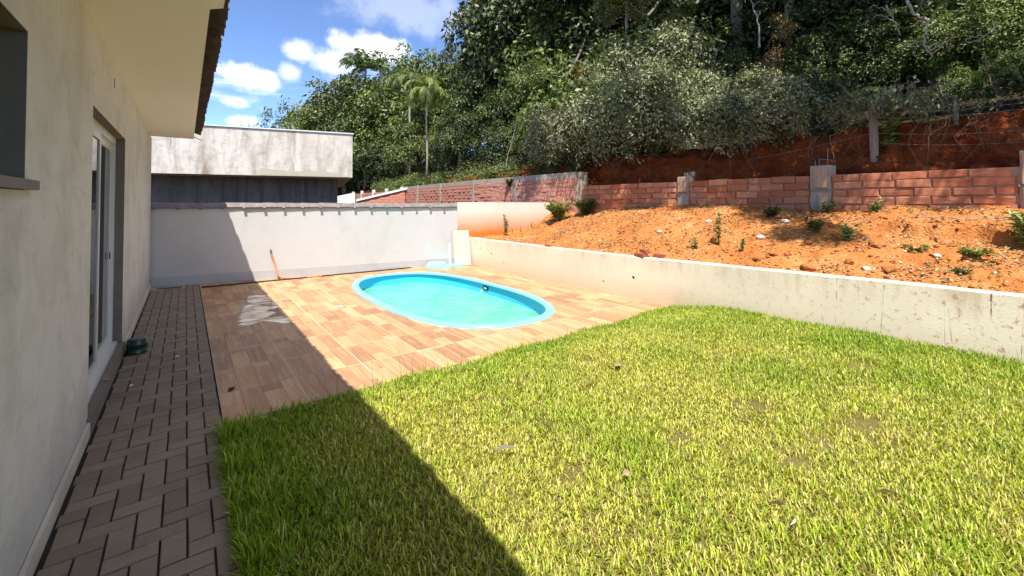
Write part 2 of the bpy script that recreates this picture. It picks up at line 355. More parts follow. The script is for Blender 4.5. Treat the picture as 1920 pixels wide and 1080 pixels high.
def glass_mat():
    k = NM('window_glass', .02, .5); nt = k.nt; out = nt.nodes['Material Output']
    tr = k.n('ShaderNodeBsdfTransparent'); tr.inputs[0].default_value = (.62, .66, .64, 1)
    gl = k.n('ShaderNodeBsdfGlossy'); gl.inputs['Roughness'].default_value = .015; gl.inputs['Color'].default_value = (.95, .97, 1, 1)
    lw = k.n('ShaderNodeFresnel'); lw.inputs['IOR'].default_value = 1.75
    mx = k.n('ShaderNodeMixShader'); k.L(lw.outputs[0], mx.inputs[0]); k.L(tr.outputs[0], mx.inputs[1]); k.L(gl.outputs[0], mx.inputs[2])
    k.L(mx.outputs[0], out.inputs['Surface']); return k.m
MT['glass'] = glass_mat()
def water_mat():
    k = NM('pool_water', .05, .5); nt = k.nt; out = nt.nodes['Material Output']
    tr = k.n('ShaderNodeBsdfTransparent'); tr.inputs[0].default_value = (.30, .80, .58, 1)
    df = k.n('ShaderNodeBsdfDiffuse')
    n = k.noise(2.2, 5, .6, None, .6); fo = k.noise(7, 7, .75, None, .8)
    big = k.noise(0.55, 2, .5)
    c = k.mix(k.rng(n, .35, .7), (.14, .55, .32), (.25, .67, .46))
    foam = k.math('MULTIPLY', k.rng(fo, .63, .74), k.rng(big, .50, .62))  # white specks paint sun glints and bubbles into the water colour
    c = k.mix(k.math('MULTIPLY', foam, .55), c, (.75, .86, .82)); k.L(c, df.inputs[0])
    m1 = k.n('ShaderNodeMixShader'); m1.inputs[0].default_value = .74; k.L(tr.outputs[0], m1.inputs[1]); k.L(df.outputs[0], m1.inputs[2])
    gl = k.n('ShaderNodeBsdfGlossy'); gl.inputs['Roughness'].default_value = .05
    fr = k.n('ShaderNodeFresnel'); fr.inputs['IOR'].default_value = 1.33
    bp = k.n('ShaderNodeBump'); bp.inputs['Strength'].default_value = .6; bp.inputs['Distance'].default_value = .035
    wv = k.math('ADD', k.noise(9, 4, .6, None, 1.2), k.math('MULTIPLY', k.noise(26, 3, .5), .3)); k.L(wv, bp.inputs['Height'])
    k.L(bp.outputs[0], gl.inputs['Normal']); k.L(bp.outputs[0], fr.inputs['Normal'])
    m2 = k.n('ShaderNodeMixShader'); k.L(fr.outputs[0], m2.inputs[0]); k.L(m1.outputs[0], m2.inputs[1]); k.L(gl.outputs[0], m2.inputs[2])
    k.L(m2.outputs[0], out.inputs['Surface']); return k.m
MT['water'] = water_mat()
def puddle_mat():
    k = NM('water_film', .05, .5); nt = k.nt; out = nt.nodes['Material Output']
    tr = k.n('ShaderNodeBsdfTransparent'); tr.inputs[0].default_value = (.80, .78, .76, 1)
    gl = k.n('ShaderNodeBsdfGlossy'); gl.inputs['Roughness'].default_value = .09; gl.inputs['Color'].default_value = (.8, .8, .8, 1)
    fr = k.n('ShaderNodeFresnel'); fr.inputs['IOR'].default_value = 1.3
    bp = k.n('ShaderNodeBump'); bp.inputs['Strength'].default_value = .05; bp.inputs['Distance'].default_value = .01
    k.L(k.noise(30, 3), bp.inputs['Height']); k.L(bp.outputs[0], gl.inputs['Normal'])
    m2 = k.n('ShaderNodeMixShader'); k.L(k.math('MULTIPLY', fr.outputs[0], k.rng(k.noise(1, 5, .6, k.map(scale=(3.5, 5.5, 1))), .34, .60, 0, .75)), m2.inputs[0]); k.L(tr.outputs[0], m2.inputs[1]); k.L(gl.outputs[0], m2.inputs[2])
    k.L(m2.outputs[0], out.inputs['Surface']); return k.m
MT['puddle'] = puddle_mat()
def leaf_mat(name, rough, spec, trans, tint=(1, 1, 1)):
    k = NM(name, rough, spec); nt = k.nt; out = nt.nodes['Material Output']
    a = k.n('ShaderNodeVertexColor'); a.layer_name = 'Col'
    c = k.mix(1.0, a.outputs[0], tint, 'MULTIPLY')
    r = k.rand(); hs = k.n('ShaderNodeHueSaturation'); k.L(c, hs.inputs['Color']); k.L(k.rng(r, 0, 1, .82, 1.18), hs.inputs['Value']); k.L(k.rng(r, 0, 1, .485, .512), hs.inputs['Hue'])
    c = hs.outputs[0]; k.col(c)
    tl = k.n('ShaderNodeBsdfTranslucent'); k.L(k.mix(1.0, c, (1.5, 1.5, .55), 'MULTIPLY'), tl.inputs[0])
    mx = k.n('ShaderNodeMixShader'); mx.inputs[0].default_value = trans
    k.L(k.b.outputs[0], mx.inputs[1]); k.L(tl.outputs[0], mx.inputs[2]); k.L(mx.outputs[0], out.inputs['Surface']); return k.m
MT['leaf'] = leaf_mat('broad_leaf', .48, .42, .16)
MT['olive'] = leaf_mat('olive_leaf', .52, .4, .14)
MT['blade'] = leaf_mat('grass_blade', .5, .35, .28)
MT['palm'] = leaf_mat('palm_leaf', .4, .5, .25)
# ------------------------------------------------------------------ the ground and its pieces
PC = (3.65, 6.96); PA, PB, PN = 1.23, 2.48, 2.6     # pool centre, half sizes, roundness
def pool_out(k, n=96, grow=0.0):
    q = 2 * math.pi * k / n; c, s = math.cos(q), math.sin(q)
    r = (abs(c) ** PN + abs(s) ** PN) ** (-1 / PN)
    x, y = (PA + grow) * c * r, (PB + grow) * s * r
    return PC[0] + x, PC[1] + y
def in_pool(x, y, grow=0.0): return (abs(x - PC[0]) / (PA + grow)) ** PN + (abs(y - PC[1]) / (PB + grow)) ** PN < 1
def wall_y(x): return 10.67 - 0.13 * x               # front face of the boundary wall

def ring(mb, x0, x1, y0, y1, z, grow):               # a rectangle with the pool cut out of it
    N = 96; inner = []; outer = []
    for k in range(N):
        px, py = pool_out(k, N, grow); inner.append((px, py, z))
        dx, dy = px - PC[0], py - PC[1]
        t = min(((x1 if dx > 0 else x0) - PC[0]) / dx if abs(dx) > 1e-9 else 1e9, ((y1 if dy > 0 else y0) - PC[1]) / dy if abs(dy) > 1e-9 else 1e9)
        outer.append((PC[0] + dx * t, PC[1] + dy * t, z))
    fs = []
    for k in range(N):
        j = (k + 1) % N; a, b = outer[k], outer[j]
        if abs(a[0] - b[0]) > 1e-6 and abs(a[1] - b[1]) > 1e-6:      # the ray pair straddles a corner
            cx = x1 if max(a[0], b[0]) > x1 - 1e-6 else x0; cy = y1 if max(a[1], b[1]) > y1 - 1e-6 else y0
            outer.append((cx, cy, z)); fs.append((k, N + k, N + len(outer) - 1, N + j, j))
        else: fs.append((k, N + k, N + j, j))
    mb.add(inner + outer, fs)

g = MB(); ring(g, 0.9, 5.6, 3.9, 10.0, -.06, .05)
S_ = 600
for (a, b, c, d) in ((-S_, .9, -S_, S_), (5.6, S_, -S_, S_), (.9, 5.6, -S_, 3.9), (.9, 5.6, 10.0, S_)):
    g.add([(a, c, -.06), (b, c, -.06), (b, d, -.06), (a, d, -.06)], [(0, 1, 2, 3)])
g.build('ground', MT['floor'], kind='structure')

# herringbone path
path = MB().box(-.53, .236, -1.5, 10.70, -.055, -.012).build('path', MT['joint'], kind='structure')
PU = .1025; ox, oy = -.180, 2.574; pav_far = MB(); pav_mesh = {}
def rect_mesh(w_, h_, key):
    if key not in pav_mesh: pav_mesh[key] = MB().cham(-w_ / 2, w_ / 2, -h_ / 2, h_ / 2, -.05, 0, .004).mesh('paver', MT['paver'])
    return pav_mesh[key]
nP = 0
for j in range(-13, 80):
    for i in range(-4, 5):
        k = (j - i) % 4
        if k == 0: x0, x1, y0, y1 = ox + PU * (i - 1), ox + PU * (i + 1), oy + PU * j, oy + PU * (j + 1)
        elif k == 2: x0, x1, y0, y1 = ox + PU * i, ox + PU * (i + 1), oy + PU * j, oy + PU * (j + 2)
        else: continue
        x0, x1 = max(x0, -.500), min(x1, .234)
        yc = wall_y(0) - .06
        if y0 > 10.30 and x0 < .02: continue
        y1 = min(y1, yc)
        if x1 - x0 < .02 or y1 - y0 < .02: continue
        gp = .0042; a, b, c, d = x0 + gp, x1 - gp, y0 + gp, y1 - gp
        if c < 1.45: continue
        tilt = (random.uniform(-.012, .012), random.uniform(-.012, .012), random.uniform(-.012, .012)); zz = random.uniform(-.003, .002)
        if d < 8.75 and nP < 300:
            key = (round(b - a, 3), round(d - c, 3)); nP += 1
            link('paver', rect_mesh(b - a, d - c, key), path, ((a + b) / 2, (c + d) / 2, zz), tilt)
        else: pav_far.cham(a, b, c, d, -.04, zz, .004)
pav_far.build('paver', MT['paver'], path, kind='stuff')

# deck of wood print tiles
deck = MB(); ring(deck, .239, 6.02, 3.78, 10.106, -.0004, .0)
deck.add([(.239, 10.136, -.0004), (6.02, 10.136, -.0004), (6.02, 10.75, -.0004), (.239, 10.75, -.0004)], [(0, 1, 2, 3)])
deck = deck.build('pool_deck', MT['grout'], kind='structure')
MB().box(.239, 4.65, 10.106, 10.136, -.055, -.030).build('drain_slot', MT['hole'], deck)
MB().box(4.65, 6.02, 10.106, 10.136, -.055, -.004).build('grout_strip', MT['grout'], deck)
MB().box(.236, 6.0, 3.742, 3.777, -.055, -.008).build('deck_edge', MT['concrete'], deck)
TW, TH = .605, .61; full_tile = None
def tile_mesh(w_, h_):
    return MB().cham(0, w_, 0, h_, -.012, 0, .0015).mesh('deck_tile', MT['tile'])
for r_ in range(0, 12):
    for c_ in range(0, 10):
        x0, y0 = .22 + TW * c_, 3.78 + TH * r_; x1, y1 = x0 + TW, y0 + TH
        if r_ == 10: y1 = 10.104
        if r_ == 11: y0, y1 = 10.138, 10.74
        offx = 0.0
        if x0 < .239: offx = .239 - x0
        if r_ == 11 and y0 > wall_y(x0) + .02: continue
        gx = .0024; xa, xb, ya, yb = x0 + offx + gx, min(x1, 6.015) - gx, y0 + gx, y1 - gx
        cor = [in_pool(x, y, -.045) for x in np.linspace(xa, xb, 7) for y in np.linspace(ya, yb, 7)]
        if all(cor): continue
        if any(cor):
            n = 22; mb = MB(); xs = np.linspace(xa, xb, n + 1); ys = np.linspace(ya, yb, n + 1)
            idx = {}
            for a in range(n):
                for b in range(n):
                    if in_pool((xs[a] + xs[a + 1]) / 2, (ys[b] + ys[b + 1]) / 2, -.055): continue
                    q = []
                    for (p, s) in ((a, b), (a + 1, b), (a + 1, b + 1), (a, b + 1)):
                        if (p, s) not in idx: idx[(p, s)] = len(mb.v); mb.v.append((xs[p] - xa, ys[s] - ya, 0))
                        q.append(idx[(p, s)])
                    mb.f.append(tuple(q))
            me = mb.mesh('deck_tile', MT['tile'])
        else:
            std = abs(xb - xa - (TW - 2 * gx)) < 1e-6 and abs(yb - ya - (TH - 2 * gx)) < 1e-6
            if std and full_tile is None: full_tile = tile_mesh(xb - xa, yb - ya)
            me = full_tile if std else tile_mesh(xb - xa, yb - ya)
        link('deck_tile', me, deck, (xa, ya, random.uniform(0, .0008)))

# lawn
def lawn_edge(x): return 3.74 + .03 * math.sin(x * 5) + (.10 * sst(3.8, 5.9, x))
def lawn_z(x, y):
    return -.015 + .085 * sst(.25, 1.6, x) * sst(3.9, 2.9, y) + .07 * sst(2.5, 6.0, x) * sst(4.1, 2.6, y) + .012 * fbm(x * 1.7, y * 1.7, 3)
nx, ny = 70, 64; vs = []; X0, X1, Y0, Y1 = .240, 6.02, -2.2, 3.74
for b in range(ny + 1):
    for a in range(nx + 1):
        x, y = lerp(X0, X1, a / nx), lerp(Y0, Y1, b / ny); vs.append((x, y, lawn_z(x, y)))
fs = [(b * (nx + 1) + a, b * (nx + 1) + a + 1, (b + 1) * (nx + 1) + a + 1, (b + 1) * (nx + 1) + a) for b in range(ny) for a in range(nx)]
MB().add(vs, fs).build('lawn_soil', MT['thatch'], smooth=True, kind='structure')

def grass():
    n = 340000
    x = np.where(rng.random(n) < .012, .25 - np.abs(rng.normal(0, .022, n)), rng.uniform(.25, 5.99, n)); y = rng.uniform(-1.0, 3.95, n)
    ed = 3.74 + .03 * np.sin(x * 5) + .10 * np.clip((x - 3.8) / 2.1, 0, 1)
    keep = y < ed + rng.normal(0, .02, n)
    d = np.hypot(x, y); keep &= (rng.random(n) < np.where((y < .1) & (x < 2.4), .35, 1.0))
    x, y = x[keep], y[keep]; n = len(x)
    # thin and dry patches
    pat = np.array([fbm(a * 1.1, b * 1.1, 5.0, 3) for a, b in zip(x, y)]); fine = np.array([fbm(a * 5, b * 5, 9.0, 2) for a, b in zip(x, y)])
    bare = .9 * np.clip(1.25 - np.hypot((x - .30) / .42, (y - 3.80) / .20), 0, 1)
    for (bx, by, br) in BARE: bare = np.maximum(bare, np.exp(-((x - bx) ** 2 + ((y - by) * 1.3) ** 2) / br ** 2))
    k2 = rng.random(n) > bare * .93 + np.clip(fine - .25, 0, .6) * .9
    x, y, pat, fine, bare = x[k2], y[k2], pat[k2], fine[k2], bare[k2]; n = len(x)
    ed = 3.74 + .10 * np.clip((x - 3.8) / 2.1, 0, 1)
    edge = np.maximum.reduce([np.exp(-(ed - y) / .30), np.exp(-(x - .25) / .22) * .9, np.exp(-(6.0 - x) / .62) * 1.0])
    edge = np.clip(edge + .25 * pat, 0, 1.1)
    z = np.array([lawn_z(max(a, .25), b) for a, b in zip(x, y)]) - .004
    ln = (.022 + .036 * rng.random(n) ** 1.3) * (1 + 0.75 * edge) * (1 + .25 * pat); wd = (.0017 + .0023 * rng.random(n))
    tall = rng.random(n) < .010 * (edge > .45); ln = np.where(tall, ln * 1.9, ln); wd = np.where(tall, wd * .45, wd)
    az = rng.uniform(0, 2 * np.pi, n); lean = np.clip(rng.normal(.62, .30, n) - .22 * edge, .05, 1.35); lean = np.where(tall, .15, lean); lf = (x < .36) & (rng.random(n) < .30); az = np.where(lf, np.pi + rng.normal(0, .6, n), az); lean = np.where(lf, rng.uniform(.3, 1.2, n), lean); ln = np.where(x < .40, ln * (1.25 + .35 * np.sin(y * 9) * np.sin(y * 23)), ln)
    dx, dy = np.cos(az), np.sin(az); sx, sy = -dy, dx
    V = np.zeros((n, 7, 3), np.float32); bend = rng.uniform(.25, .95, n)
    hh = np.zeros(n); zz = np.zeros(n); ang = lean * .45
    for lv, (t, ww) in enumerate(((0, .75), (.4, 1.0), (.75, .8))):
        if lv:
            seg = (t - (0, .4)[lv - 1]) * ln; hh = hh + np.sin(ang) * seg; zz = zz + np.cos(ang) * seg; ang = ang + bend * .55
        for sgn, q in ((-1, 0), (1, 1)):
            V[:, lv * 2 + q, 0] = x + dx * hh + sx * wd * ww * sgn; V[:, lv * 2 + q, 1] = y + dy * hh + sy * wd * ww * sgn; V[:, lv * 2 + q, 2] = z + zz
    V[:, 6, 0] = x + dx * (hh + np.sin(ang) * .25 * ln); V[:, 6, 1] = y + dy * (hh + np.sin(ang) * .25 * ln); V[:, 6, 2] = z + zz + np.cos(ang) * .25 * ln
    base = (np.arange(n) * 7)[:, None, None]
    F = base + np.array([[0, 1, 3], [0, 3, 2], [2, 3, 5], [2, 5, 4], [4, 5, 6]])[None]
    dry = np.clip(.68 - .80 * edge - .30 * pat + rng.normal(0, .32, n) + bare * .5, 0, 1)
    straw = (rng.random(n) < .06 + .34 * dry)[:, None]
    gcol = np.array([.215, .33, .014]); ycol = np.array([.50, .50, .060]); scol = np.array([.64, .50, .24]); 
    c = gcol + (ycol - gcol) * dry[:, None]; c = np.where(straw, scol * .6 + c * .4, c) * rng.uniform(.50, 1.22, (n, 1))
    C = np.repeat(c[:, None, :], 7, 1); C[:, :2] *= np.array([.60, .46, .36])  # blade bases coloured darker, so the gaps between blades look shaded
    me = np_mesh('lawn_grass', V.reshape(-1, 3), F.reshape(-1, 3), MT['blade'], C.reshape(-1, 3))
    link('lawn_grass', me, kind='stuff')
BARE = [(3.42, 1.50, .17), (3.66, .90, .24), (2.9, 1.05, .12), (4.3, 2.2, .19), (2.35, 2.95, .12), (3.25, 1.0, .14), (1.75, 1.75, .13), (4.9, 1.25, .2), (2.6, 1.6, .12), (3.1, 2.9, .14)]
grass()

# ------------------------------------------------------------------ the pool
pool = thing('swimming_pool', 'small blue fibreglass pool with rounded corners sunk in the tiled deck', 'pool', (PC[0], PC[1], 0))
def off(mb): mb.v = [(x - PC[0], y - PC[1], z) for x, y, z in mb.v]; return mb
N = 96; prof = [(.0, .0), (.0, .020), (-.018, .034), (-.085, .036), (-.115, .028), (-.125, .012), (-.118, -.008), (-.09, -.010)]
mb = MB()
for (gr, z) in prof: mb.v += [(*pool_out(k, N, gr), z) for k in range(N)]
mb.f = [(i * N + k, i * N + (k + 1) % N, (i + 1) * N + (k + 1) % N, (i + 1) * N + k) for i in range(len(prof) - 1) for k in range(N)]
off(mb).build('rim', MT['rim'], pool, True)
prof = [(-.078, -.009), (-.080, -.06), (-.085, -.20), (-.10, -.55), (-.16, -1.0), (-.30, -1.15)]; mb = MB()
for (gr, z) in prof: mb.v += [(*pool_out(k, N, gr), z) for k in range(N)]
mb.f = [(i * N + k, i * N + (k + 1) % N, (i + 1) * N + (k + 1) % N, (i + 1) * N + k) for i in range(len(prof) - 1) for k in range(N)]
mb.f.append(tuple((len(prof) - 1) * N + k for k in range(N)))
off(mb).build('basin', MT['pool'], pool, True)
mb = MB(); mb.v = [(*pool_out(k, N, -.083), -.195) for k in range(N)] + [(PC[0], PC[1], -.195)]; mb.f = [(k, (k + 1) % N, N) for k in range(N)]
off(mb).build('water', MT['water'], pool)
# overflow plate on the far long side, return fitting below it
px = PC[0] + PA - .090
sk = MB().box(px - .008, px + .03, 7.12, 7.30, -.120, -.045); off(sk).build('overflow_plate', MT['black'], pool)
sk2 = MB().box(px - .0105, px - .0082, 7.16, 7.26, -.095, -.070); off(sk2).build('overflow_grille', MT['pvc'], pool)
rf = MB().tube([(px - .015, 7.34, -.165), (px + .02, 7.34, -.165)], .026, 12); off(rf).build('return_fitting', MT['pvc'], pool)

# ------------------------------------------------------------------ the house on the left
house = thing('house', 'pale plastered house wall with sliding door and deep eave along the path', 'house', (-.53, 5, 0))
def H(mb): mb.v = [(x + .53, y - 5, z) for x, y, z in mb.v]; return mb
HX0, HX1, HY0, HY1, HZ = -.68, -.53, -3.0, 10.69, 2.85
D0, D1, DZ0, DZ1 = 4.22, 6.262, .0, 2.30; W0, W1, WZ0, WZ1 = 1.1, 2.63, 1.70, 2.315
wl = MB()
wl.box(HX0, HX1, HY0, W0, 0, HZ); wl.box(HX0, HX1, W0, W1, 0, WZ0 - .045); wl.box(HX0, HX1, W0, W1, WZ1, HZ); wl.box(HX0, HX1, W1, D0, 0, HZ)
wl.box(HX0, HX1, D0, D1, DZ1, HZ); wl.box(HX0, HX1, D1, HY1, 0, HZ)
H(wl).build('wall', MT['house'], house)
sh = MB(); sh.box(-6, HX0 - .003, HY1 - .15, HY1 - .002, 0, HZ); sh.box(-6, HX0 - .003, HY0, HY0 + .15, 0, HZ); sh.box(-6.15, -6, HY0, HY1, 0, HZ)
H(sh).build('wall', MT['house'], house)
ro = MB(); ro.box(-5.99, HX0 - .003, HY0 + .16, HY1 - .16, .055, .115); ro.box(-5.99, HX0 - .003, HY0 + .16, HY1 - .16, 2.7, 2.8); ro.box(-3.6, -3.5, HY0 + .16, HY1 - .16, .12, 2.69)
H(ro).build('room', MT['room'], house)
so_ = MB().box(-.70, .11, HY0 - .2, 10.37, 2.853, 2.880); H(so_).build('soffit', MT['soffit'], house)
fb = MB().box(.088, .108, HY0 - .2, 10.368, 2.882, 2.960); H(fb).build('fascia_board', MT['fascia'], house)
skb = MB(); skb.box(-.527, -.508, HY0, D0 - .05, -.02, .085); skb.box(-.527, -.508, D1 + .06, HY1, -.02, .085); H(skb).build('skirting', MT['skirt'], house)
# roof: deck, then the tiles of the eave course one by one
SL = .36
rf = MB(); rf.add([(.16, HY0 - .2, 2.990), (.16, 10.40, 2.990), (-6.4, 10.40, 2.990 + SL * 6.56), (-6.4, HY0 - .2, 2.990 + SL * 6.56),
                   (.16, HY0 - .2, 3.02), (.16, 10.40, 3.02), (-6.4, 10.40, 3.02 + SL * 6.56), (-6.4, HY0 - .2, 3.02 + SL * 6.56)],
                  [(0, 1, 2, 3), (7, 6, 5, 4), (0, 4, 5, 1), (1, 5, 6, 2), (2, 6, 7, 3), (3, 7, 4, 0)])
roof = H(rf).build('roof', MT['rooftile'], house)
def roof_tile_mesh():
    mb = MB(); n = 10; ln = .42; th = .012
    for xx, zt in ((0, 0), (-ln, ln * SL)):
        for lay in (0, 1):
            for i in range(n + 1):
                q = i / n; y = q * .176; z = .050 * abs(math.sin(math.pi * q)) ** .8 - (.012 if q > .94 else 0)
                mb.v.append((xx, y, zt + z + lay * th))
    m_ = n + 1
    for i in range(n):
        mb.f += [(m_ + i, 3 * m_ + i, 3 * m_ + i + 1, m_ + i + 1), (i, i + 1, 2 * m_ + i + 1, 2 * m_ + i), (i, m_ + i, m_ + i + 1, i + 1), (2 * m_ + i, 2 * m_ + i + 1, 3 * m_ + i + 1, 3 * m_ + i)]
    mb.f += [(0, 2 * m_, 3 * m_, m_), (n, m_ + n, 3 * m_ + n, 2 * m_ + n)]
    return mb.mesh('roof_tile', MT['rooftile'], False)
rt = roof_tile_mesh()
for i in range(80):
    y = HY0 - .2 + i * .168
    if y > 10.24: break
    link('roof_tile', rt, roof, (.53 + .225 + random.uniform(-.012, .008), y - 5, 2.925 + random.uniform(-.003, .004)), (random.uniform(-.02, .02), random.uniform(-.015, .015), random.uniform(-.015, .015)))
for i in range(0, 80):
    y = HY0 - .2 + i * .168
    if y > 10.24 or y < 1: continue
    link('roof_tile', rt, roof, (.53 - .13, y - 5, 2.925 + .355 * SL + .018), (0, .03, random.uniform(-.015, .015)))
fl = MB().obox((.112, 3.06, 2.884), (.075, 0, .028), (0, .40, 0), (-.004, 0, .012)); H(fl).build('eave_board', MT['white'], house)
br = MB().tube([(.11, 10.372, 2.92), (.11, 10.44, 2.90), (.25, 10.58, 2.86)], .008, 6); H(br).build('eave_bracket', MT['wire'], house)
hk = MB().tube([(-.24, 10.36, 2.85), (-.24, 10.36, 2.80), (-.225, 10.36, 2.77), (-.25, 10.36, 2.74), (-.235, 10.36, 2.70), (-.245, 10.36, 2.685)], .0045, 6); H(hk).build('wire_hook', MT['wire'], house)
sl = MB().box(-.5298, -.5272, 5.272, 5.292, 2.652, 2.735); H(sl).build('wall_slot', MT['hole'], house)  # dark strip proud of the plaster, coloured like a slot's shaded depth
# window
win = MB(); win.box(-.668, -.628, W0, W1, WZ0 + .001, WZ0 + .04); win.box(-.668, -.628, W0, W1, WZ1 - .04, WZ1 - .001); win.box(-.668, -.628, W0 + .001, W0 + .04, WZ0 + .041, WZ1 - .041)
win.box(-.668, -.628, W1 - .04, W1 - .001, WZ0 + .041, WZ1 - .041); win.box(-.668, -.628, 1.84, 1.88, WZ0 + .041, WZ1 - .041)
window = H(win).build('window', MT['alu'], house)
H(MB().box(-.650, -.646, W0 + .041, 1.839, WZ0 + .041, WZ1 - .041)).build('pane', MT['glass'], window)
H(MB().box(-.650, -.646, 1.881, W1 - .041, WZ0 + .041, WZ1 - .041)).build('pane', MT['glass'], window)
H(MB().box(-.679, -.500, W0 - .05, W1 + .07, WZ0 - .042, WZ0 - .002)).build('window_sill', MT['stone'], window)
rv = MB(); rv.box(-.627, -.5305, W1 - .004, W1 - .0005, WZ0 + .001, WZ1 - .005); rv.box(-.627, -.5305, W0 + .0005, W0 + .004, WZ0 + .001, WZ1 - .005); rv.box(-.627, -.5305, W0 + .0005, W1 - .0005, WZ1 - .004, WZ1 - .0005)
H(rv).build('window_reveal', MT['reveal'], house)  # thin lining added inside the opening, darker than the wall plaster
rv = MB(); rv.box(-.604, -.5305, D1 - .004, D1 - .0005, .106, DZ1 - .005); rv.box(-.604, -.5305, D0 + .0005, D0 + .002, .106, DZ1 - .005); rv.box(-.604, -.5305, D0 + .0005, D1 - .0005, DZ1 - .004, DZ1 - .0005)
H(rv).build('door_reveal', MT['threshold'], house)  # thin lining in the dark threshold tone, darker than the wall
# sliding door
th_ = MB().box(-.70, -.505, D0 - .045, D1 + .05, -.02, .105); H(th_).build('door_threshold', MT['threshold'], house)
fr = MB(); fx0, fx1 = -.665, -.605; z0 = .106
fr.box(fx0, fx1, D0, D0 + .045, z0, DZ1); fr.box(fx0, fx1, D1 - .045, D1, z0, DZ1 - .0); fr.box(fx0, fx1, D0 + .046, D1 - .046, DZ1 - .07, DZ1); fr.box(fx0, -.565, D0 + .046, D1 - .046, z0, z0 + .035)
door = H(fr).build('sliding_door', MT['alu'], house)
def leaf(x0, y0, y1):
    lf = MB(); a, b = z0 + .036, DZ1 - .071; t = .026
    lf.box(x0, x0 + t, y0, y0 + .07, a, b); lf.box(x0, x0 + t, y1 - .07, y1, a, b); lf.box(x0, x0 + t, y0 + .071, y1 - .071, a, a + .085); lf.box(x0, x0 + t, y0 + .071, y1 - .071, b - .07, b)
    H(lf).build('door_leaf', MT['alu'], door)
    H(MB().box(x0 + .010, x0 + .016, y0 + .071, y1 - .071, a + .086, b - .071)).build('pane', MT['glass'], door)
mid = (D0 + D1) / 2
leaf(-.632, D0 + .047, mid + .035); leaf(-.660, mid - .035, D1 - .047)
H(MB().box(-.604, -.590, D0 + .002, D0 + .016, z0 + .002, DZ1 - .08)).build('door_gasket', MT['gasket'], door)
H(MB().obox((-.655, D1 - .105, 1.02), (.03, 0, 0), (0, .016, 0), (0, 0, .07))).build('door_handle', MT['black'], door)

# inspection box at the far end of the path
ins = thing('drain_box', 'square cement drain box with sunken lid at far end of paver path', 'drain box', (-.25, 10.5, 0))
def rel(mb, o): mb.v = [(x - o[0], y - o[1], z - o[2]) for x, y, z in mb.v]; return mb
fr = MB(); fr.box(-.50, -.42, 10.31, 10.70, -.05, .012); fr.box(-.04, .02, 10.31, 10.64, -.05, .012); fr.box(-.419, -.041, 10.31, 10.35, -.05, .012); fr.box(-.419, -.041, 10.60, 10.66, -.05, .012)
rel(fr, (-.25, 10.5, 0)).build('frame', MT['concrete'], ins)
rel(MB().box(-.41, -.05, 10.36, 10.59, -.05, -.025), (-.25, 10.5, 0)).build('lid', MT['concrete'], ins)
rel(MB().box(-.26, -.20, 10.44, 10.47, -.0248, -.018), (-.25, 10.5, 0)).build('lid_grip', MT['gasket'], ins)

# ------------------------------------------------------------------ boundary wall at the back
u_ = Vector((1, -.13, 0)).normalized(); n_ = Vector((.13, 1, 0)).normalized()   # along the wall, away from viewer
def BW(s, t, z): return Vector((0, 10.67, 0)) + u_ * s + n_ * t + Vector((0, 0, z))
bo = BW(0, 0, 0)
bwall = thing('boundary_wall', 'pale grey boundary wall with dark cap tiles behind the pool deck', 'wall', bo)
def BB(mb): return rel(mb, bo)
L_ = 5.71 / u_.x
BB(MB().obox(BW(-3.5, 0, -.05), u_ * (L_ + 3.5), n_ * .14, (0, 0, 1.585))).build('wall', MT['bwall'], bwall)
BB(MB().obox(BW(-.52, -.012, -.05), u_ * (L_ + .42), n_ * .010, (0, 0, .235))).build('skirting', MT['bskirt'], bwall)
def cap_mesh():
    mb = MB(); n = 10; ln = .40
    pr = [(-.125 + .25 * i / n, .095 * (1 - abs(2 * i / n - 1) ** 1.7)) for i in range(n + 1)]
    for s, k in ((0, 1.22), (.050, 1.20), (.051, .98), (ln, .90)):
        for (t, z) in pr: mb.v.append((s, t * k, z * k - .020 * (k > 1.05)))
        for (t, z) in pr: mb.v.append((s, t * k * .93, z * k - .020 - .020 * (k > 1.05)))
    m_ = 2 * (n + 1)
    for a in range(3):
        for i in range(n):
            p, q = a * m_ + i, (a + 1) * m_ + i; mb.f += [(p, q, q + 1, p + 1), (p + n + 1, p + n + 2, q + n + 2, q + n + 1)]
        for i in (0, n): p, q = a * m_ + i, (a + 1) * m_ + i; mb.f.append((p, p + n + 1, q + n + 1, q) if i == 0 else (p, q, q + n + 1, p + n + 1))
    for a in (0, 3):
        for i in range(n): p = a * m_ + i; mb.f.append((p, p + 1, p + n + 2, p + n + 1) if a == 0 else (p, p + n + 1, p + n + 2, p + 1))
    return mb.mesh('cap_tile', MT['cap'])
cm = cap_mesh(); ang = math.atan2(u_.y, u_.x)
s = -1.6
while s < L_ - .1:
    p = BW(s, .07, 1.528) - bo
    link('cap_tile', cm, bwall, (p.x, p.y, p.z + random.uniform(-.004, .004)), (random.uniform(-.02, .02), random.uniform(-.012, .012), ang + random.uniform(-.015, .015))); s += .365
w2 = BW(L_, 0, 0)
MB().obox(BW(L_ + .002, .012, -.05) - w2, u_ * 3.25, n_ * .15, (0, 0, 1.69)).build('masonry_wall', MT['cream'], None, label='cream rendered wall without cap, orange soil stains along its foot, right of the capped wall', category='wall').location = w2

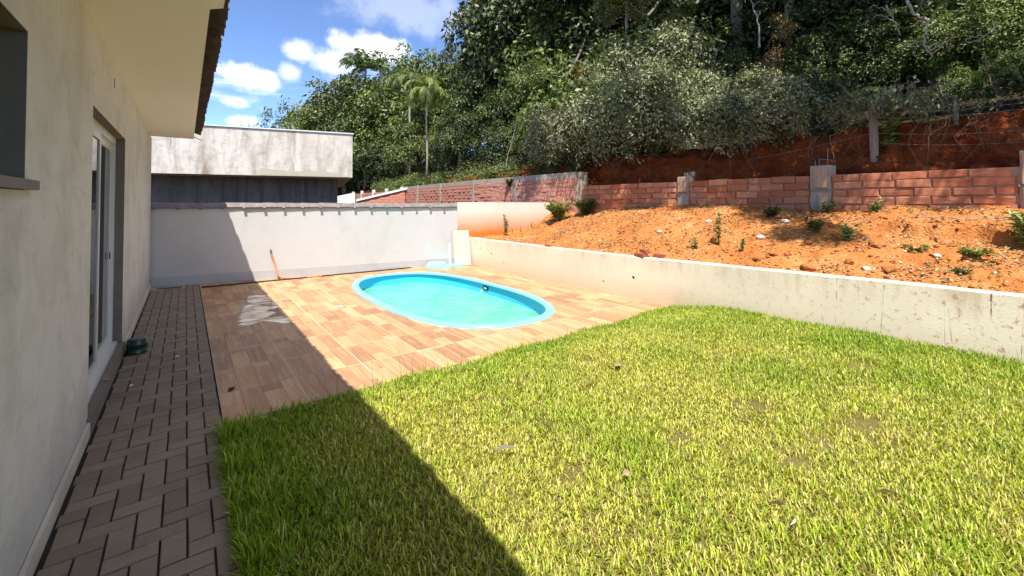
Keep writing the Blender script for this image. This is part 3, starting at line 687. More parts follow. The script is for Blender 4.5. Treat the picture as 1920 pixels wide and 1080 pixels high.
# ------------------------------------------------------------------ retaining wall with weep holes
def retaining():
    mb = MB(); n = 46; x0, x1 = 6.0, 6.13; vs = []; zs = lambda y: .706 + .07 * sst(6, 0, y) + .006 * fbm(y * 1.3, 2.0)
    for i in range(n + 1):
        y = lerp(-3.0, 9.93, i / n); zt = zs(y); vs += [(x0, y, -.05), (x0, y, zt - .012), (x0 + .012, y, zt), (x1, y, zt), (x1, y, -.05)]
    fs = [(i * 5 + j, i * 5 + j + 1, i * 5 + 5 + j + 1, i * 5 + 5 + j) for i in range(n) for j in range(4)]
    fs += [(0, 4, 3, 2, 1), tuple(n * 5 + j for j in range(5))]; fs += [(i * 5 + 4, i * 5, i * 5 + 5, i * 5 + 9) for i in range(n)]
    mb.add(vs, fs)
    return rel(mb, (6.06, 4, 0)).mesh('wall', MT['retain'])
ret = thing('retaining_wall', 'low stained concrete retaining wall between the lawn and the orange dirt bank', 'wall', (6.06, 4, 0))
wo = link('wall', retaining(), ret)
HOLES = [(9.286, .444, .024), (8.78, .356, .028), (8.267, .19, .024), (5.217, .192, .022), (4.567, .348, .030)]
cut = MB()
for (y, z, r) in HOLES:
    pts = [(5.95 - 6.06, y - 4, z), (6.10 - 6.06, y - 4, z + .03)]; cut.tube(pts, r, 9)
co = cut.build('cutter', None, ret); md = wo.modifiers.new('b', 'BOOLEAN'); md.operation = 'DIFFERENCE'; md.object = co; md.solver = 'EXACT'
bpy.context.view_layer.update(); dg = bpy.context.evaluated_depsgraph_get(); nm = bpy.data.meshes.new_from_object(wo.evaluated_get(dg))
wo.modifiers.clear(); wo.data = nm; bpy.data.objects.remove(co)
for (y, z, r) in HOLES:
    hp = MB().tube([(6.022 - 6.06, y - 4, z + .006), (6.098 - 6.06, y - 4, z + .028)], r * .985, 9, cap=True); hp.build('weep_hole', MT['hole'], ret)

# ------------------------------------------------------------------ terrace of orange subsoil, clay bank, hillside
def terr_z(x, y):
    t = min(1, max(0, (x - 6.12) / 2.66)); far = sst(6.0, 9.6, y)
    top = lerp(1.46, 1.34, far) + .10 * math.exp(-((y - 4.6) / 2.2) ** 2) - .03 * sst(1.5, -1, y)
    p = lerp(.82, 2.3, far); mid = math.exp(-((y - 4.8) / 2.4) ** 2) * .14 * math.sin(math.pi * min(1, t * 1.0)) ** 1.2
    z = .69 + (top - .69) * t ** p + mid
    lg = sst(-.3, .3, y) * sst(2.1, 1.7, y)           # the little cut bank on the right
    xe = 7.75 + .09 * fbm(y * 3.1, 1.0) + .05 * math.sin(y * 9)
    z += lg * (.10 * sst(xe - .05, xe + .03, x) - .07 * sst(xe - .7, xe, x) * (x < xe))
    z += .055 * fbm(x * 1.9, y * 1.9, 1.0) * sst(0, .25, t) + .030 * fbm(x * 7, y * 7, 2.0) * sst(0, .08, t) + .012 * fbm(x * 21, y * 21, 4.0) * sst(0, .05, t)
    return z
def grid(name, mat, x0, x1, nx, y0, y1, ny, fn, **pr):
    xs = np.linspace(x0, x1, nx + 1); ys = np.linspace(y0, y1, ny + 1)
    v = np.array([fn(x, y) for y in ys for x in xs], np.float32)
    i = np.arange(ny)[:, None] * (nx + 1) + np.arange(nx)[None, :]; i = i.ravel()
    f = np.stack([i, i + 1, i + nx + 2, i + nx + 1], 1)
    return link(name, np_mesh(name, v, f, mat, smooth=True), **pr)
grid('dirt_terrace', MT['dirt'], 6.12, 8.95, 150, -3, 9.9, 420, lambda x, y: (x, y, terr_z(x, y)), kind='structure')
def wallx(y): return 8.8 if y < 14 else 8.8 + (y - 14) * .07
def wtop(y): return 2.10 if y < 8.4 else 2.46
def bank_pt(a, y):                                     # a 0..1 up the cut
    xw = wallx(y); h0 = wtop(y) - .45; rim = 2.92 + .10 * fbm(y * .6, 7.0) - .12 * sst(8, 14, y) - .25 * sst(14, 26, y)
    xr = xw + .85 + .10 * fbm(y * .9, 3.0)
    if a < .82: t = a / .82; x = xw + .24 + (xr - xw - .24) * t ** 1.35; z = h0 + (rim - h0) * t
    else: t = (a - .82) / .18; x = xr + t * 1.1; z = rim + .12 * t - .25 * sst(.6, 1, t)
    rgh = .12 * fbm(a * 4.0, y * 1.9, 1.0) + .06 * fbm(a * 11, y * 6.5, 2.0) + .03 * fbm(a * 30, y * 17, 3.0)
    return (x - rgh * 1.2, y + rgh * .3, z + rgh * .5)
grid('clay_bank', MT['bank'], 0, 1, 44, -4, 40, 620, bank_pt, kind='structure')
def hill_z(x, y):
    b = wallx(y) + 1.3; r = 2.85 - .5 * sst(.3, -.4, x - b) - .12 * sst(8, 14, y) - .25 * sst(14, 26, y)
    return r + .42 * max(0, x - b) - .006 * max(0, x - b) ** 2 + .15 * fbm(x * .5, y * .5)
grid('hillside', MT['floor'], 0, 1, 40, -10, 95, 130, lambda a, y: (wallx(y) + .85 + 34 * a ** 1.5, y, hill_z(wallx(y) + .85 + 34 * a ** 1.5, y)), kind='structure')

# ------------------------------------------------------------------ sandstone block walls on the slope
def block_meshes(mat, n, L, Hh, D):
    out = []
    for q in range(n):
        r = random.Random(q * 7 + 1); mb = MB(); l = L; c = .006; j = lambda s=.006: r.uniform(-s, s)
        mb.cham(-Hh / 2, Hh / 2, -l / 2, l / 2, 0, D, c)
        mb.v = [(z + j(.006) if z > D - .001 else z, y + j(.007), x + j(.006)) for (x, y, z) in mb.v]
        mb.v = [(-x, y, z) for x, y, z in mb.v]       # face looks to -X
        mb.f = [f for f in mb.f]
        out.append(mb.mesh('brick', mat))
    return out
bA = block_meshes(MT['brick'], 7, .385, .112, .11); bA2 = block_meshes(MT['brick'], 4, .20, .112, .11)
def courses(parent, meshes, half, y0, y1, x, z0, nco, pitch, org, every=True, xf=None, tl=1.0):
    for r_ in range(nco):
        y = y0 + (.0 if r_ % 2 else .2) - .2 + random.uniform(0, .05)
        while y < y1 - .06:
            use_half = (y1 - y < .40) or (y == y0) or random.random() < .07
            me = random.choice(half if use_half else meshes); l = .20 if use_half else .385
            ya, yb = max(y, y0) + .012, min(y + l + .012, y1 - .008)
            yc = (ya + yb) / 2
            if yb - ya > .05:
                xx = (xf(yc) if xf else x) + random.uniform(-.012, .010)
                link('brick', me, parent, (xx - org[0], yc - org[1], z0 + pitch * (r_ + .5) - org[2] + random.uniform(-.005, .005)), (random.uniform(-.03, .03) * tl, random.uniform(-.05, .05) * tl, random.uniform(-.03, .03) * tl), (1, (yb - ya) / l, random.uniform(.9, 1.08)))
            y += l + .024
BXF = 8.80                                              # front face of the blocks
lo = thing('brick_wall', 'low red sandstone block wall between square pillars above the orange dirt', 'wall', (BXF + .1, 4, 1.4))
og = (BXF + .1, 4, 1.4)
rel(MB().box(BXF - .008, BXF + .20, -2.5, 8.38, 1.0, 2.09), og).build('mortar_core', MT['mortar'], lo)
PIL = [(.34, 2.30, .30), (2.73, 2.26, .30), (5.32, 2.20, .26)]
bays = [(-2.4, .18), (.50, 2.57), (2.89, 5.18), (5.46, 8.36)]
for (a, b) in bays: courses(lo, bA, bA2, a, b, BXF + .075, 1.335, 6, .127, og)
for q, (y, zt, wd) in enumerate(PIL):
    p = rel(MB().box(BXF - .05, BXF + .22, y - wd / 2, y + wd / 2, 1.0, zt), og).build('pillar', MT['concrete'], lo)
    b = MB()
    if q == 0: b.box(BXF - .085, BXF - .052, y - .12, y + .13, 1.86, 2.27); b.box(BXF - .08, BXF - .052, y - .13, y + .12, 1.20, 1.82)
    if q == 1: b.box(BXF - .085, BXF - .052, y - .10, y + .09, 1.88, 2.22); b.box(BXF - .085, BXF - .052, y - .12, y + .02, 1.10, 1.78)
    if q == 2: b.box(BXF - .085, BXF - .052, y - .09, y + .10, 1.86, 2.19)
    rel(b, og).build('formwork_board', MT['form'], p)
    b = MB(); b.box(BXF - .070, BXF - .051, y - wd / 2 - .015, y + wd / 2 + .015, 1.825, 1.852); rel(b, og).build('formwork_batten', MT['post'], p)
    if q == 1:
        rb = MB()
        for (dx, dy, hh) in ((.02, -.09, .30), (.10, .06, .14), (.04, .10, .10)): rb.tube([(BXF + dx, y + dy, zt - .02), (BXF + dx + .01, y + dy, zt + hh)], .006, 6)
        rb.tube([(BXF + .02, y - .11, zt + .10), (BXF + .02, y + .02, zt + .115)], .005, 6)
        rel(rb, og).build('rebar', MT['wire'], p)
    if q == 2: rel(MB().box(BXF + .10, BXF + .2, y - .17, y - .07, 2.2, 2.31).box(BXF + .05, BXF + .18, y - .055, y + .03, 2.203, 2.29), og).build('stub_board', MT['post'], p)
up = thing('brick_wall', 'long taller sandstone wall with grey coping and posts, running back beyond the boundary wall', 'wall', (9.0, 14, 1.4))
og = (9.0, 14, 1.4)
seg = lambda mb, y0, y1, a, b, z0, z1: mb.obox((wallx(y0) + a, y0, z0), (b - a, 0, 0), (wallx(y1) - wallx(y0), y1 - y0, 0), (0, 0, z1 - z0))
m1 = MB(); seg(m1, 8.42, 14, -.022, .22, 1.0, 2.33); seg(m1, 14.001, 36, .012, .22, .2, 2.33); rel(m1, og).build('mortar_core', MT['mortar'], up)
m1 = MB(); seg(m1, 8.60, 14, -.035, .225, 2.332, 2.50); seg(m1, 14, 22.3, .005, .225, 2.332, 2.50); rel(m1, og).build('coping', MT['concrete'], up)
rel(MB().box(8.80, 9.03, 8.40, 8.58, 1.0, 2.49), og).build('end_post', MT['concrete'], up)
bB = block_meshes(MT['brickfar'], 6, .385, .112, .11); bB2 = block_meshes(MT['brickfar'], 3, .20, .112, .11)
courses(up, bB, bB2, 8.61, 14, 0, 1.33, 8, .125, og, xf=lambda y: wallx(y) + .075, tl=.3)
fm = MB()                                               # the far blocks, too small to pick apart
for r_ in range(13):
    y = 14.0 + (.2 if r_ % 2 else 0)
    while y < 36:
        l = .37; x = wallx(y) + random.uniform(-.01, .01); z = .70 + .125 * r_
        fm.add([(x, y, z), (x, y + l, z), (x, y + l, z + .108), (x, y, z + .108), (x + .1, y, z), (x + .1, y + l, z), (x + .1, y + l, z + .108), (x + .1, y, z + .108)],
               [(0, 3, 2, 1), (3, 7, 6, 2), (0, 1, 5, 4), (0, 4, 7, 3), (1, 2, 6, 5)]); y += l + .022
rel(fm, og).build('far_brick', MT['brickfar'], up, kind='stuff')
for y in (11.4, 14.1, 17.2, 20.0):
    m1 = MB(); seg(m1, y - .09, y + .09, -.05, .06, 1.0, 2.505); rel(m1, og).build('post', MT['concrete'], up)
for y in (22.4, 25.2, 28.0, 31.0, 33.6):
    m1 = MB(); seg(m1, y - .13, y + .13, -.03, .10, .6, 2.52); rel(m1, og).build('white_post', MT['white'], up)
# white walls beyond the boundary wall, at the neighbour's
m1 = MB(); o_ = Vector((5.6, 23.8, 0))
sw = thing('garden_wall', 'sloping low wall with white sloped coping in front of the brick wall beyond', 'wall', (8.6, 22, 0))
mb = MB(); mb.add([(7.35, 23.6, 0), (9.25, 21.6, 0), (9.25, 21.6, 2.32), (7.35, 23.6, 1.72), (7.45, 23.7, 0), (9.35, 21.7, 0), (9.35, 21.7, 2.32), (7.45, 23.7, 1.72)],
                  [(0, 1, 2, 3), (7, 6, 5, 4), (1, 5, 6, 2), (4, 0, 3, 7), (3, 2, 6, 7)])
rel(mb, (8.6, 22, 0)).build('wall', MT['brick'], sw)
fm = MB(); da = Vector((1.9, -2.0, 0)); L3 = da.length; da.normalize(); dn = Vector((-da.y, da.x, 0)) * -1
for r_ in range(11):
    s = (.18 if r_ % 2 else 0); z = .95 + .125 * r_
    while s < L3 - .1:
        e = min(s + .36, L3); 
        if z + .11 < 1.72 + .60 * (s / L3): p = Vector((7.35, 23.6, z)) + da * s; fm.obox(p + dn * .012, da * (e - s - .02), dn * -.03, (0, 0, .108))
        s += .38
rel(fm, (8.6, 22, 0)).build('far_brick', MT['brickfar'], sw, kind='stuff')
rel(MB().obox((7.30, 23.55, 1.723), (2.0, -2.1, .632), (.16, .16, 0), (0, 0, .11)), (8.6, 22, 0)).build('coping', MT['white'], sw)
mb = MB(); mb.add([(7.0, 30.6, 0), (9.1, 29.6, 0), (9.1, 29.6, 2.35), (7.0, 30.6, 1.85), (7.1, 30.8, 0), (9.2, 29.8, 0), (9.2, 29.8, 2.35), (7.1, 30.8, 1.85)],
                  [(0, 1, 2, 3), (7, 6, 5, 4), (1, 5, 6, 2), (4, 0, 3, 7), (3, 2, 6, 7)])
rel(mb, (8, 30, 0)).build('masonry_wall', MT['white'], None, label='white wall with sloping top seen beside the dark base of the neighbouring house', category='wall').location = (8, 30, 0)

# ------------------------------------------------------------------ the neighbour's house
NO = Vector((4.0, 13.27, 0)); nu = Vector((-1, .238, 0)).normalized(); nn = Vector((.238, 1, 0)).normalized()
nb = thing('neighbour_house', 'flat roofed neighbouring house with stained white parapet above a dark lower wall', 'house', NO)
MB().obox((0, 0, 2.39), nu * 14, nn * 8, (0, 0, 1.30)).build('parapet', MT['neigh'], nb)
MB().obox(nu * -.03 - nn * .03 + Vector((0, 0, 3.692)), nu * 14.06, nn * 8.06, (0, 0, .035)).build('roof_flashing', MT['alu'], nb)
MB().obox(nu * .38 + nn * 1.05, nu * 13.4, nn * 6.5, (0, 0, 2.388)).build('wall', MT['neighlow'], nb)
pm = []                                                 # a later patch of render at the parapet's lower edge
pp = [(.06, .0), (2.45, .0), (2.40, .20), (1.6, .13), (.9, .17), (.1, .04)]
pa = MB(); pa.add([tuple(nu * a - nn * .004 + Vector((0, 0, 2.395 + b))) for a, b in pp], [tuple(range(len(pp)))[::-1]]); pa.build('render_patch', plaster('beige_patch', (.46, .41, .33), (.36, .32, .25), .4).m, nb)
PUD =  [[(0.827, 8.634), (0.998, 8.724), (1.145, 8.579), (1.163, 8.121), (1.021, 8.11), (0.836, 8.095)], [(0.687, 7.741), (0.826, 7.991), (1.165, 8.02), (1.162, 7.537), (0.988, 7.389), (1.07, 7.165), (0.815, 6.875), (0.613, 6.891), (0.587, 7.19)], [(0.566, 6.763), (0.812, 6.843), (1.133, 6.85), (1.142, 6.425), (1.044, 6.466), (1.007, 6.56), (0.852, 6.745), (0.689, 6.638)]]
CANOPY = [(8.1, .9, 7.3, .85, 'dark', 'high crown leaning over the fence at the right'), (8.2, -1.3, 7.6, .9, 'dark', 'high crown leaning over the end of the fence'),
          (9.2, 1.9, 7.6, .8, 'airy', 'thin crown leaning over the weathered fence post'), (7.05, 1.5, 5.6, .50, 'dark', 'small leafy bough added to shade the dirt terrace'),
          (6.15, .75, 5.2, .36, 'dark', 'smallest leafy bough, added far out to shade the terrace'), (7.55, .9, 5.3, .26, 'airy', 'thin twig bough reaching over the sunlit blocks'), (8.1, 9.4, 5.4, .55, 'airy', 'thin low bough added to dapple the tall wall'),
          (11.6, 3.2, 9.8, 1.4, 'dark', 'unseen broad crown added over the olive shrubs to darken the trees behind'), (11.8, 7.2, 10.6, 1.4, 'dark', 'unseen broad crown added over the thick pale trunk to darken the wood'), (11.6, 11.5, 11.2, 1.3, 'dark', 'unseen broad crown added for shade at the left end of the tall trees'),
          (7.6, 1.9, 5.6, .40, 'dark', 'low leafy bough added to shade the blocks left of the rebar pillar'), (7.55, 3.2, 5.7, .42, 'dark', 'low leafy bough added to shade the dappled blocks'), (7.5, 4.6, 5.9, .42, 'dark', 'low leafy bough added to shade the blocks at the stub pillar'), (7.5, 6.0, 6.1, .42, 'dark', 'low leafy bough added to shade the brown blocks by the step')]
# ------------------------------------------------------------------ small things on the deck, path and terrace
pts = [(2.40, 10.09, .020), (2.1, 10.12, .016), (1.85, 10.17, .018), (1.68, 10.22, .03), (1.60, 10.26, .07), (1.565, 10.31, .15), (1.54, 10.37, .27), (1.51, 10.42, .40), (1.48, 10.44, .50), (1.465, 10.445, .545)]
def smooth_path(p, n=6):
    out = []; p = [Vector(q) for q in p]
    for i in range(len(p) - 1):
        a, b, c, d = p[max(i - 1, 0)], p[i], p[i + 1], p[min(i + 2, len(p) - 1)]
        for k in range(n):
            t = k / n; out.append(.5 * ((2 * b) + (c - a) * t + (2 * a - 5 * b + 4 * c - d) * t * t + (3 * b - 3 * c + d - a) * t ** 3))
    return out + [p[-1]]
cd = thing('conduit', 'orange corrugated conduit rising from the deck against the back wall', 'conduit', (1.6, 10.26, 0))
sp = smooth_path(pts, 14); rel(MB().tube(sp, [.019 + .0022 * (i % 2) for i in range(len(sp))], 9), (1.6, 10.26, 0)).build('sleeve', MT['conduit'], cd, True)
rel(MB().tube([(1.466, 10.445, .535), (1.458, 10.448, .60), (1.463, 10.45, .635)], [.013, .012, .008], 8), (1.6, 10.26, 0)).build('cable_end', MT['black'], cd, True)

hose = smooth_path([(.26, 10.125, .014), (.9, 10.12, .014), (1.8, 10.115, .014), (2.9, 10.105, .014), (3.8, 10.10, .014), (4.55, 10.085, .014)], 6)
rel(MB().tube(hose, .015, 8), (2.4, 10.1, 0)).build('hose', MT['black'], None, True, label='thin black hose lying straight across the tiles in front of the back wall', category='hose').location = (2.4, 10.1, 0)
lid = MB(); po = []
for k in range(40):
    q = 2 * math.pi * k / 40; r = .34 * (1 + .05 * math.sin(3 * q + 1))
    if 5.0 < q < 5.7: r *= .60
    po.append((5.22 + r * 1.5 * math.cos(q), 9.70 + r * .60 * math.sin(q) - .13 * r * math.cos(q)))
lidt = thing('pool_lid', 'broken pale blue foam lid lying on the deck in the far corner', 'lid', (5.28, 9.83, 0))
rel(MB().prism(po, .004, .055), (5.28, 9.83, 0)).build('plate', MT['foam'], lidt)
po2 = [(5.02 + .26 * math.cos(q) * (1.2 if q < 2 else .9), 9.80 + .13 * math.sin(q)) for q in np.linspace(.2, 5.6, 22)]
rel(MB().prism(po2, [.056] * 22, [.075 + .07 * max(0, (y - 9.78) / .15) for x, y in po2]), (5.28, 9.83, 0)).build('raised_piece', MT['foam'], lidt)

lb = thing('leaning_board', 'pale grooved board leaning in the corner where the two walls meet', 'board', (5.72, 9.66, 0))
ax = Vector((.45, -.07, 0)); upv = Vector((.05, .22, .90)); nrm = ax.cross(upv).normalized()
def lbq(a0, a1, b0, b1, t0, t1):
    return MB().obox(Vector((-.23, .02, .006)) + ax * a0 + upv * b0 + nrm * t0, ax * (a1 - a0), upv * (b1 - b0), nrm * (t1 - t0))
lbq(0, 1, 0, 1, -.016, 0).build('panel', MT['board'], lb)
for (a, b) in ((.0, .17), (.19, .72), (.74, 1.0)): lbq(a, b, .002, .998, .001, .006).build('raised_strip', MT['board'], lb)
sc_ = MB().obox((5.47, 9.925, .005), (.055, -.007, 0), (.002, .012, .0), (0, .03, .56)); rel(sc_, (5.45, 9.95, 0)).build('tile_offcut', MT['white'], None, label='narrow white strip standing against the wall behind the leaning board', category='strip').location = (5.45, 9.95, 0)

tub = thing('plastic_tub', 'dark green upturned plastic tub on the pavers beside the house wall', 'tub', (-.40, 6.16, 0)); n = 28
pr = [(.088, 0), (.096, .004), (.096, .016), (.091, .020), (.089, .085), (.094, .088), (.094, .104), (.088, .110), (.084, .140), (.074, .152), (.0, .150)]
mb = MB()
for (r, z) in pr: mb.v += [(r * math.cos(2 * math.pi * k / n), r * math.sin(2 * math.pi * k / n), z) for k in range(n)]
mb.f = [(i * n + k, i * n + (k + 1) % n, (i + 1) * n + (k + 1) % n, (i + 1) * n + k) for i in range(len(pr) - 1) for k in range(n)]
mb.build('shell', MT['green_tub'], tub, True)
hb = MB().tube([(.09 * math.cos(q), .09 * math.sin(q), .105 + .02 * math.sin(q * 2)) for q in np.linspace(-.6, 2.5, 14)], .004, 6); hb.build('handle', MT['gasket'], tub)

# thin water left on the tiles, in the eave's shade
def film(pts2, label):
    n = 7; out = []
    P = [Vector((*p, 0)) for p in pts2]
    for i in range(len(P)):
        a, b, c, d = P[i - 1], P[i], P[(i + 1) % len(P)], P[(i + 2) % len(P)]
        for k in range(n):
            t = k / n; q = .5 * ((2 * b) + (c - a) * t + (2 * a - 5 * b + 4 * c - d) * t * t + (3 * b - 3 * c + d - a) * t ** 3)
            out.append((q.x + .012 * fbm(q.x * 9, q.y * 9, 1.0), q.y + .02 * fbm(q.x * 9, q.y * 9, 4.0)))
    cx = sum(p[0] for p in out) / len(out); cy = sum(p[1] for p in out) / len(out)
    o = rel(MB().add([(x, y, .0032) for x, y in out], [tuple(range(len(out)))[::1]]), (cx, cy, 0)).build('puddle', MT['puddle'], None, label=label, category='puddle'); o.location = (cx, cy, 0)
film(PUD[0], 'furthest small water puddle on the shaded deck tiles'); film(PUD[1], 'largest water puddle on the shaded deck tiles'); film(PUD[2], 'nearest thin strip of water on the shaded deck tiles')

def lump(r, seed, flat=.7, sub=2):
    rr = random.Random(seed); import bmesh
    bm = bmesh.new(); bmesh.ops.create_icosphere(bm, subdivisions=sub, radius=1)
    ox_ = rr.uniform(0, 90)
    for v in bm.verts:
        k = 1 + .45 * mnoise.noise(v.co * 1.3 + Vector((ox_, 0, 0))) + .15 * mnoise.noise(v.co * 4 + Vector((ox_, 5, 0)))
        v.co = Vector((v.co.x * k * 1.2, v.co.y * k, v.co.z * k * flat)) * r
    me = bpy.data.meshes.new('stone'); bm.to_mesh(me); bm.free(); return me
def terr(x, y): return terr_z(x, y)
lumps = [lump(1, q) for q in range(6)]; lumpP = [lump(1, q + 20) for q in range(3)]
for m in lumps: m.materials.append(MT['clod'])
for m in lumpP: m.materials.append(MT['palestone'])
STN = [  # x, y, radius, pale?, label
    (6.95, 2.95, .060, 1, 'large white stone on the orange dirt, alone in the open'), (6.42, 1.55, .040, 1, 'flat white stone close to the retaining wall top'),
    (6.90, 1.02, .036, 1, 'long pale chip on the bare dirt at right'), (6.40, 1.35, .060, 0, 'angular orange clod with a dark face near the wall top'),
    (6.28, 2.1, .070, 0, 'flat brown clod lying against the top of the retaining wall'), (6.55, 1.75, .050, 0, 'reddish clod between two white stones'),
    (6.33, 2.72, .045, 0, 'dark red brick lump on the dirt beside the wall'), (6.55, 2.62, .055, 0, 'yellow clod beside the weeds'),
    (6.60, 2.45, .050, 0, 'orange clod right of the yellow one'), (7.4, 4.0, .05, 1, 'pale stone in the middle of the mound'), (6.8, 4.6, .04, 1, 'pale stone on the mound near the small brick pile'),
    (7.7, 2.9, .055, 1, 'pale stone beside the dark weed tuft'), (7.1, 1.6, .09, 0, 'block shaped clay clod below the cut ledge'), (7.0, 2.35, .05, 0, 'upright clay clod in front of the shaded weeds')]
for q, (x, y, r, pale, lab) in enumerate(STN):
    link('stone', lumpP[q % 3] if pale else lumps[q % 6], None, (x, y, terr(x, y) + r * .25), (0, 0, q * 1.3), (r, r, r), label=lab, category='stone', group='loose stones on the dirt terrace')
V = []; F = []
def scatter(n, rmin, rmax, ms, name, mat, pred=lambda x, y: True, seed=3):
    r_ = np.random.default_rng(seed); vs = []; fs = []; o = 0
    base = [(np.array([v.co for v in m.vertices]), np.array([p.vertices[:] for p in m.polygons])) for m in ms]
    while n > 0:
        x, y = r_.uniform(6.16, 8.7), r_.uniform(-1.5, 9.4)
        if not pred(x, y): n -= 1; continue
        b, f = base[r_.integers(len(base))]; r = rmin * (rmax / rmin) ** (r_.random() ** 2.2); a = r_.uniform(0, 6.28); c, s = math.cos(a), math.sin(a)
        q = b @ np.array([[c, s, 0], [-s, c, 0], [0, 0, 1]]) * r + np.array([x, y, terr_z(x, y) + r * .15]); vs.append(q); fs.append(f + o); o += len(q); n -= 1
    return link(name, np_mesh(name, np.concatenate(vs), np.concatenate(fs), mat), kind='stuff')
lo1 = [lump(1, q + 40, .6, 1) for q in range(5)]
scatter(8000, .005, .030, lo1, 'soil_crumbs', MT['clod']); scatter(1100, .005, .024, lo1, 'pale_gravel', MT['palestone'], lambda x, y: fbm(x * 1.3, y * 1.3, 2) > -.05, 5)
# straw and dead leaves on the terrace
n = 15000; r2 = np.random.default_rng(9); x = r2.uniform(6.2, 8.7, n); y = r2.uniform(-1, 9.2, n)
k = np.array([fbm(a * 1.4, b * 1.4, 8.0) > .08 for a, b in zip(x, y)]); x, y = x[k], y[k]; n = len(x)
z = np.array([terr_z(a, b) for a, b in zip(x, y)]) + .012; az = r2.uniform(0, 6.28, n); l = r2.uniform(.015, .060, n); wv = l * r2.uniform(.08, .35, n)
Vv = np.zeros((n, 4, 3)); dx, dy = np.cos(az) * l, np.sin(az) * l; sx, sy = -np.sin(az) * wv, np.cos(az) * wv; t_ = r2.uniform(-.3, .5, n) * l
for q, (a, b) in enumerate(((0, 0), (.5, -1), (1, 0), (.5, 1))):
    Vv[:, q, 0] = x + dx * a + sx * b; Vv[:, q, 1] = y + dy * a + sy * b; Vv[:, q, 2] = z + t_ * a + .01 * abs(b)
link('dead_litter', np_mesh('dead_litter', Vv.reshape(-1, 3), (np.arange(n) * 4)[:, None] + np.arange(4)[None], MT['straw']), kind='stuff')

bk = MB().cham(-.10, .10, -.05, .05, 0, .055, .006).mesh('brick', MT['redbrick'])
for (x, y, z, rz, rx, lab) in ((6.05, 4.45, .735, 1.45, 0, 'dark red brick lying on the edge of the retaining wall'), (6.12, 4.42, .79, 1.1, .12, 'broken red brick resting on top of another brick on the wall'), (6.20, 4.18, .735, 1.5, .05, 'pale red brick half buried beside the two stacked ones')):
    link('loose_brick', bk, None, (x, y, z - .012), (rx, 0, rz), label=lab, category='brick', group='loose bricks on the retaining wall')
bk2 = MB().cham(-.09, .09, -.04, .04, 0, .03, .01).mesh('tile_chip', MT['redbrick'])
link('tile_chip', bk2, None, (6.06, 6.75, .712), (0, .05, 1.5), label='flat red tile chip on the retaining wall beyond the brick pile', category='tile')

# litter on the path and lawn
lfm = MB().add([(-.03, 0, 0), (0, -.014, .006), (.035, 0, .004), (0, .014, .010)], [(0, 1, 2, 3)]).mesh('fallen_leaf', MT['dryleaf'])
lfp = MB().add([(-.03, 0, 0), (0, -.012, .005), (.03, .003, .003), (.002, .013, .008)], [(0, 1, 2, 3)]).mesh('fallen_leaf', MT['paper'])
for (x, y, sz, rz, pale, lab) in ((-.05, 5.72, 1, .4, 1, 'pale fallen leaf on the pavers right of the green tub'), (-.36, 5.05, 1.1, 1.2, 1, 'pale fallen leaf on the pavers before the door'), (.10, 7.9, 1, 2, 1, 'pale scrap on the far pavers near the deck edge'),
                              (-.52, 5.0, 1.1, .3, 0, 'dry leaf on the door threshold')):
    link('fallen_leaf', lfp if pale else lfm, None, (x, y, .112 if 'threshold' in lab else .006), (.1, .1, rz), (sz, sz, sz), label=lab, category='leaf', group='leaves on the path')
for (x, y, sz, rz, pale, lab) in ((3.15, 2.58, 2.1, .5, 0, 'upright curled brown leaf on the lawn below the pool'), (1.55, 2.10, 2.0, 2.2, 1, 'long pale leaf standing in the grass near the shadow edge'), (2.6, 2.20, 1.2, 1.0, 1, 'small white scrap in the middle of the lawn'),
                              (1.92, 1.52, 1.0, .2, 0, 'pinkish leaf in the foreground grass'), (2.33, .92, 1.1, 1.9, 0, 'orange leaf in the right foreground grass'), (2.25, .83, 1.6, .2, 1, 'thin white stick lying in the right foreground grass'), (2.85, .62, 1.3, 2.0, 0, 'orange leaf upright near the bare soil patch')):
    link('fallen_leaf', lfp if pale else lfm, None, (x, y, lawn_z(x, y) + .062), (.7, .3, rz), (sz * 1.3, sz * 1.3 * (.25 if 'stick' in lab else 1), sz * 1.3), label=lab, category='leaf', group='leaves on the lawn')
o = MB().cham(-.055, .055, -.028, .028, 0, .004, .001).build('paper_label', MT['pvc'], None, label='small white label lying on the sunlit tiles left of the pool', category='label'); o.location = (1.916, 7.0, .002); o.rotation_euler = (0, 0, -.2)
o = link('fallen_leaf', lfm.copy(), None, (.33, 4.42, .006), (0, 0, 1), (1.6, 1.6, 1.6), label='dark crumpled leaf on the shaded deck near the path', category='leaf'); o.data.materials[0] = MT['gasket']

# ------------------------------------------------------------------ leaves: crowns, weeds, palms
class Leaves:
    def __init__(s, seed): s.r = np.random.default_rng(seed); s.P = []; s.C = []
    def add(s, pos, d, nrm, ln, wd, col, fold=.25):
        """leaves at pos with axis d, face normal nrm (all n x 3)"""
        sd = np.cross(d, nrm); sd /= np.linalg.norm(sd, axis=1, keepdims=True) + 1e-9
        up = np.cross(sd, d); ln = ln[:, None]; wd = wd[:, None]; n = len(pos)
        q = np.zeros((n, 4, 3), np.float32)
        q[:, 0] = pos; q[:, 1] = pos + d * ln * .45 + sd * wd + up * wd * fold; q[:, 2] = pos + d * ln - up * ln * .15; q[:, 3] = pos + d * ln * .45 - sd * wd + up * wd * fold
        s.P.append(q); s.C.append(np.repeat(col[:, None, :], 4, 1)); return s
    def mesh(s, name, mat):
        P = np.concatenate(s.P); C = np.concatenate(s.C); n = len(P); b = (np.arange(n) * 4)[:, None, None]
        F = (b + np.array([[0, 1, 2], [0, 2, 3]])[None]).reshape(-1, 3)
        return np_mesh(name, P.reshape(-1, 3), F, mat, C.reshape(-1, 3))
def unit(v): return v / (np.linalg.norm(v, axis=-1, keepdims=True) + 1e-9)
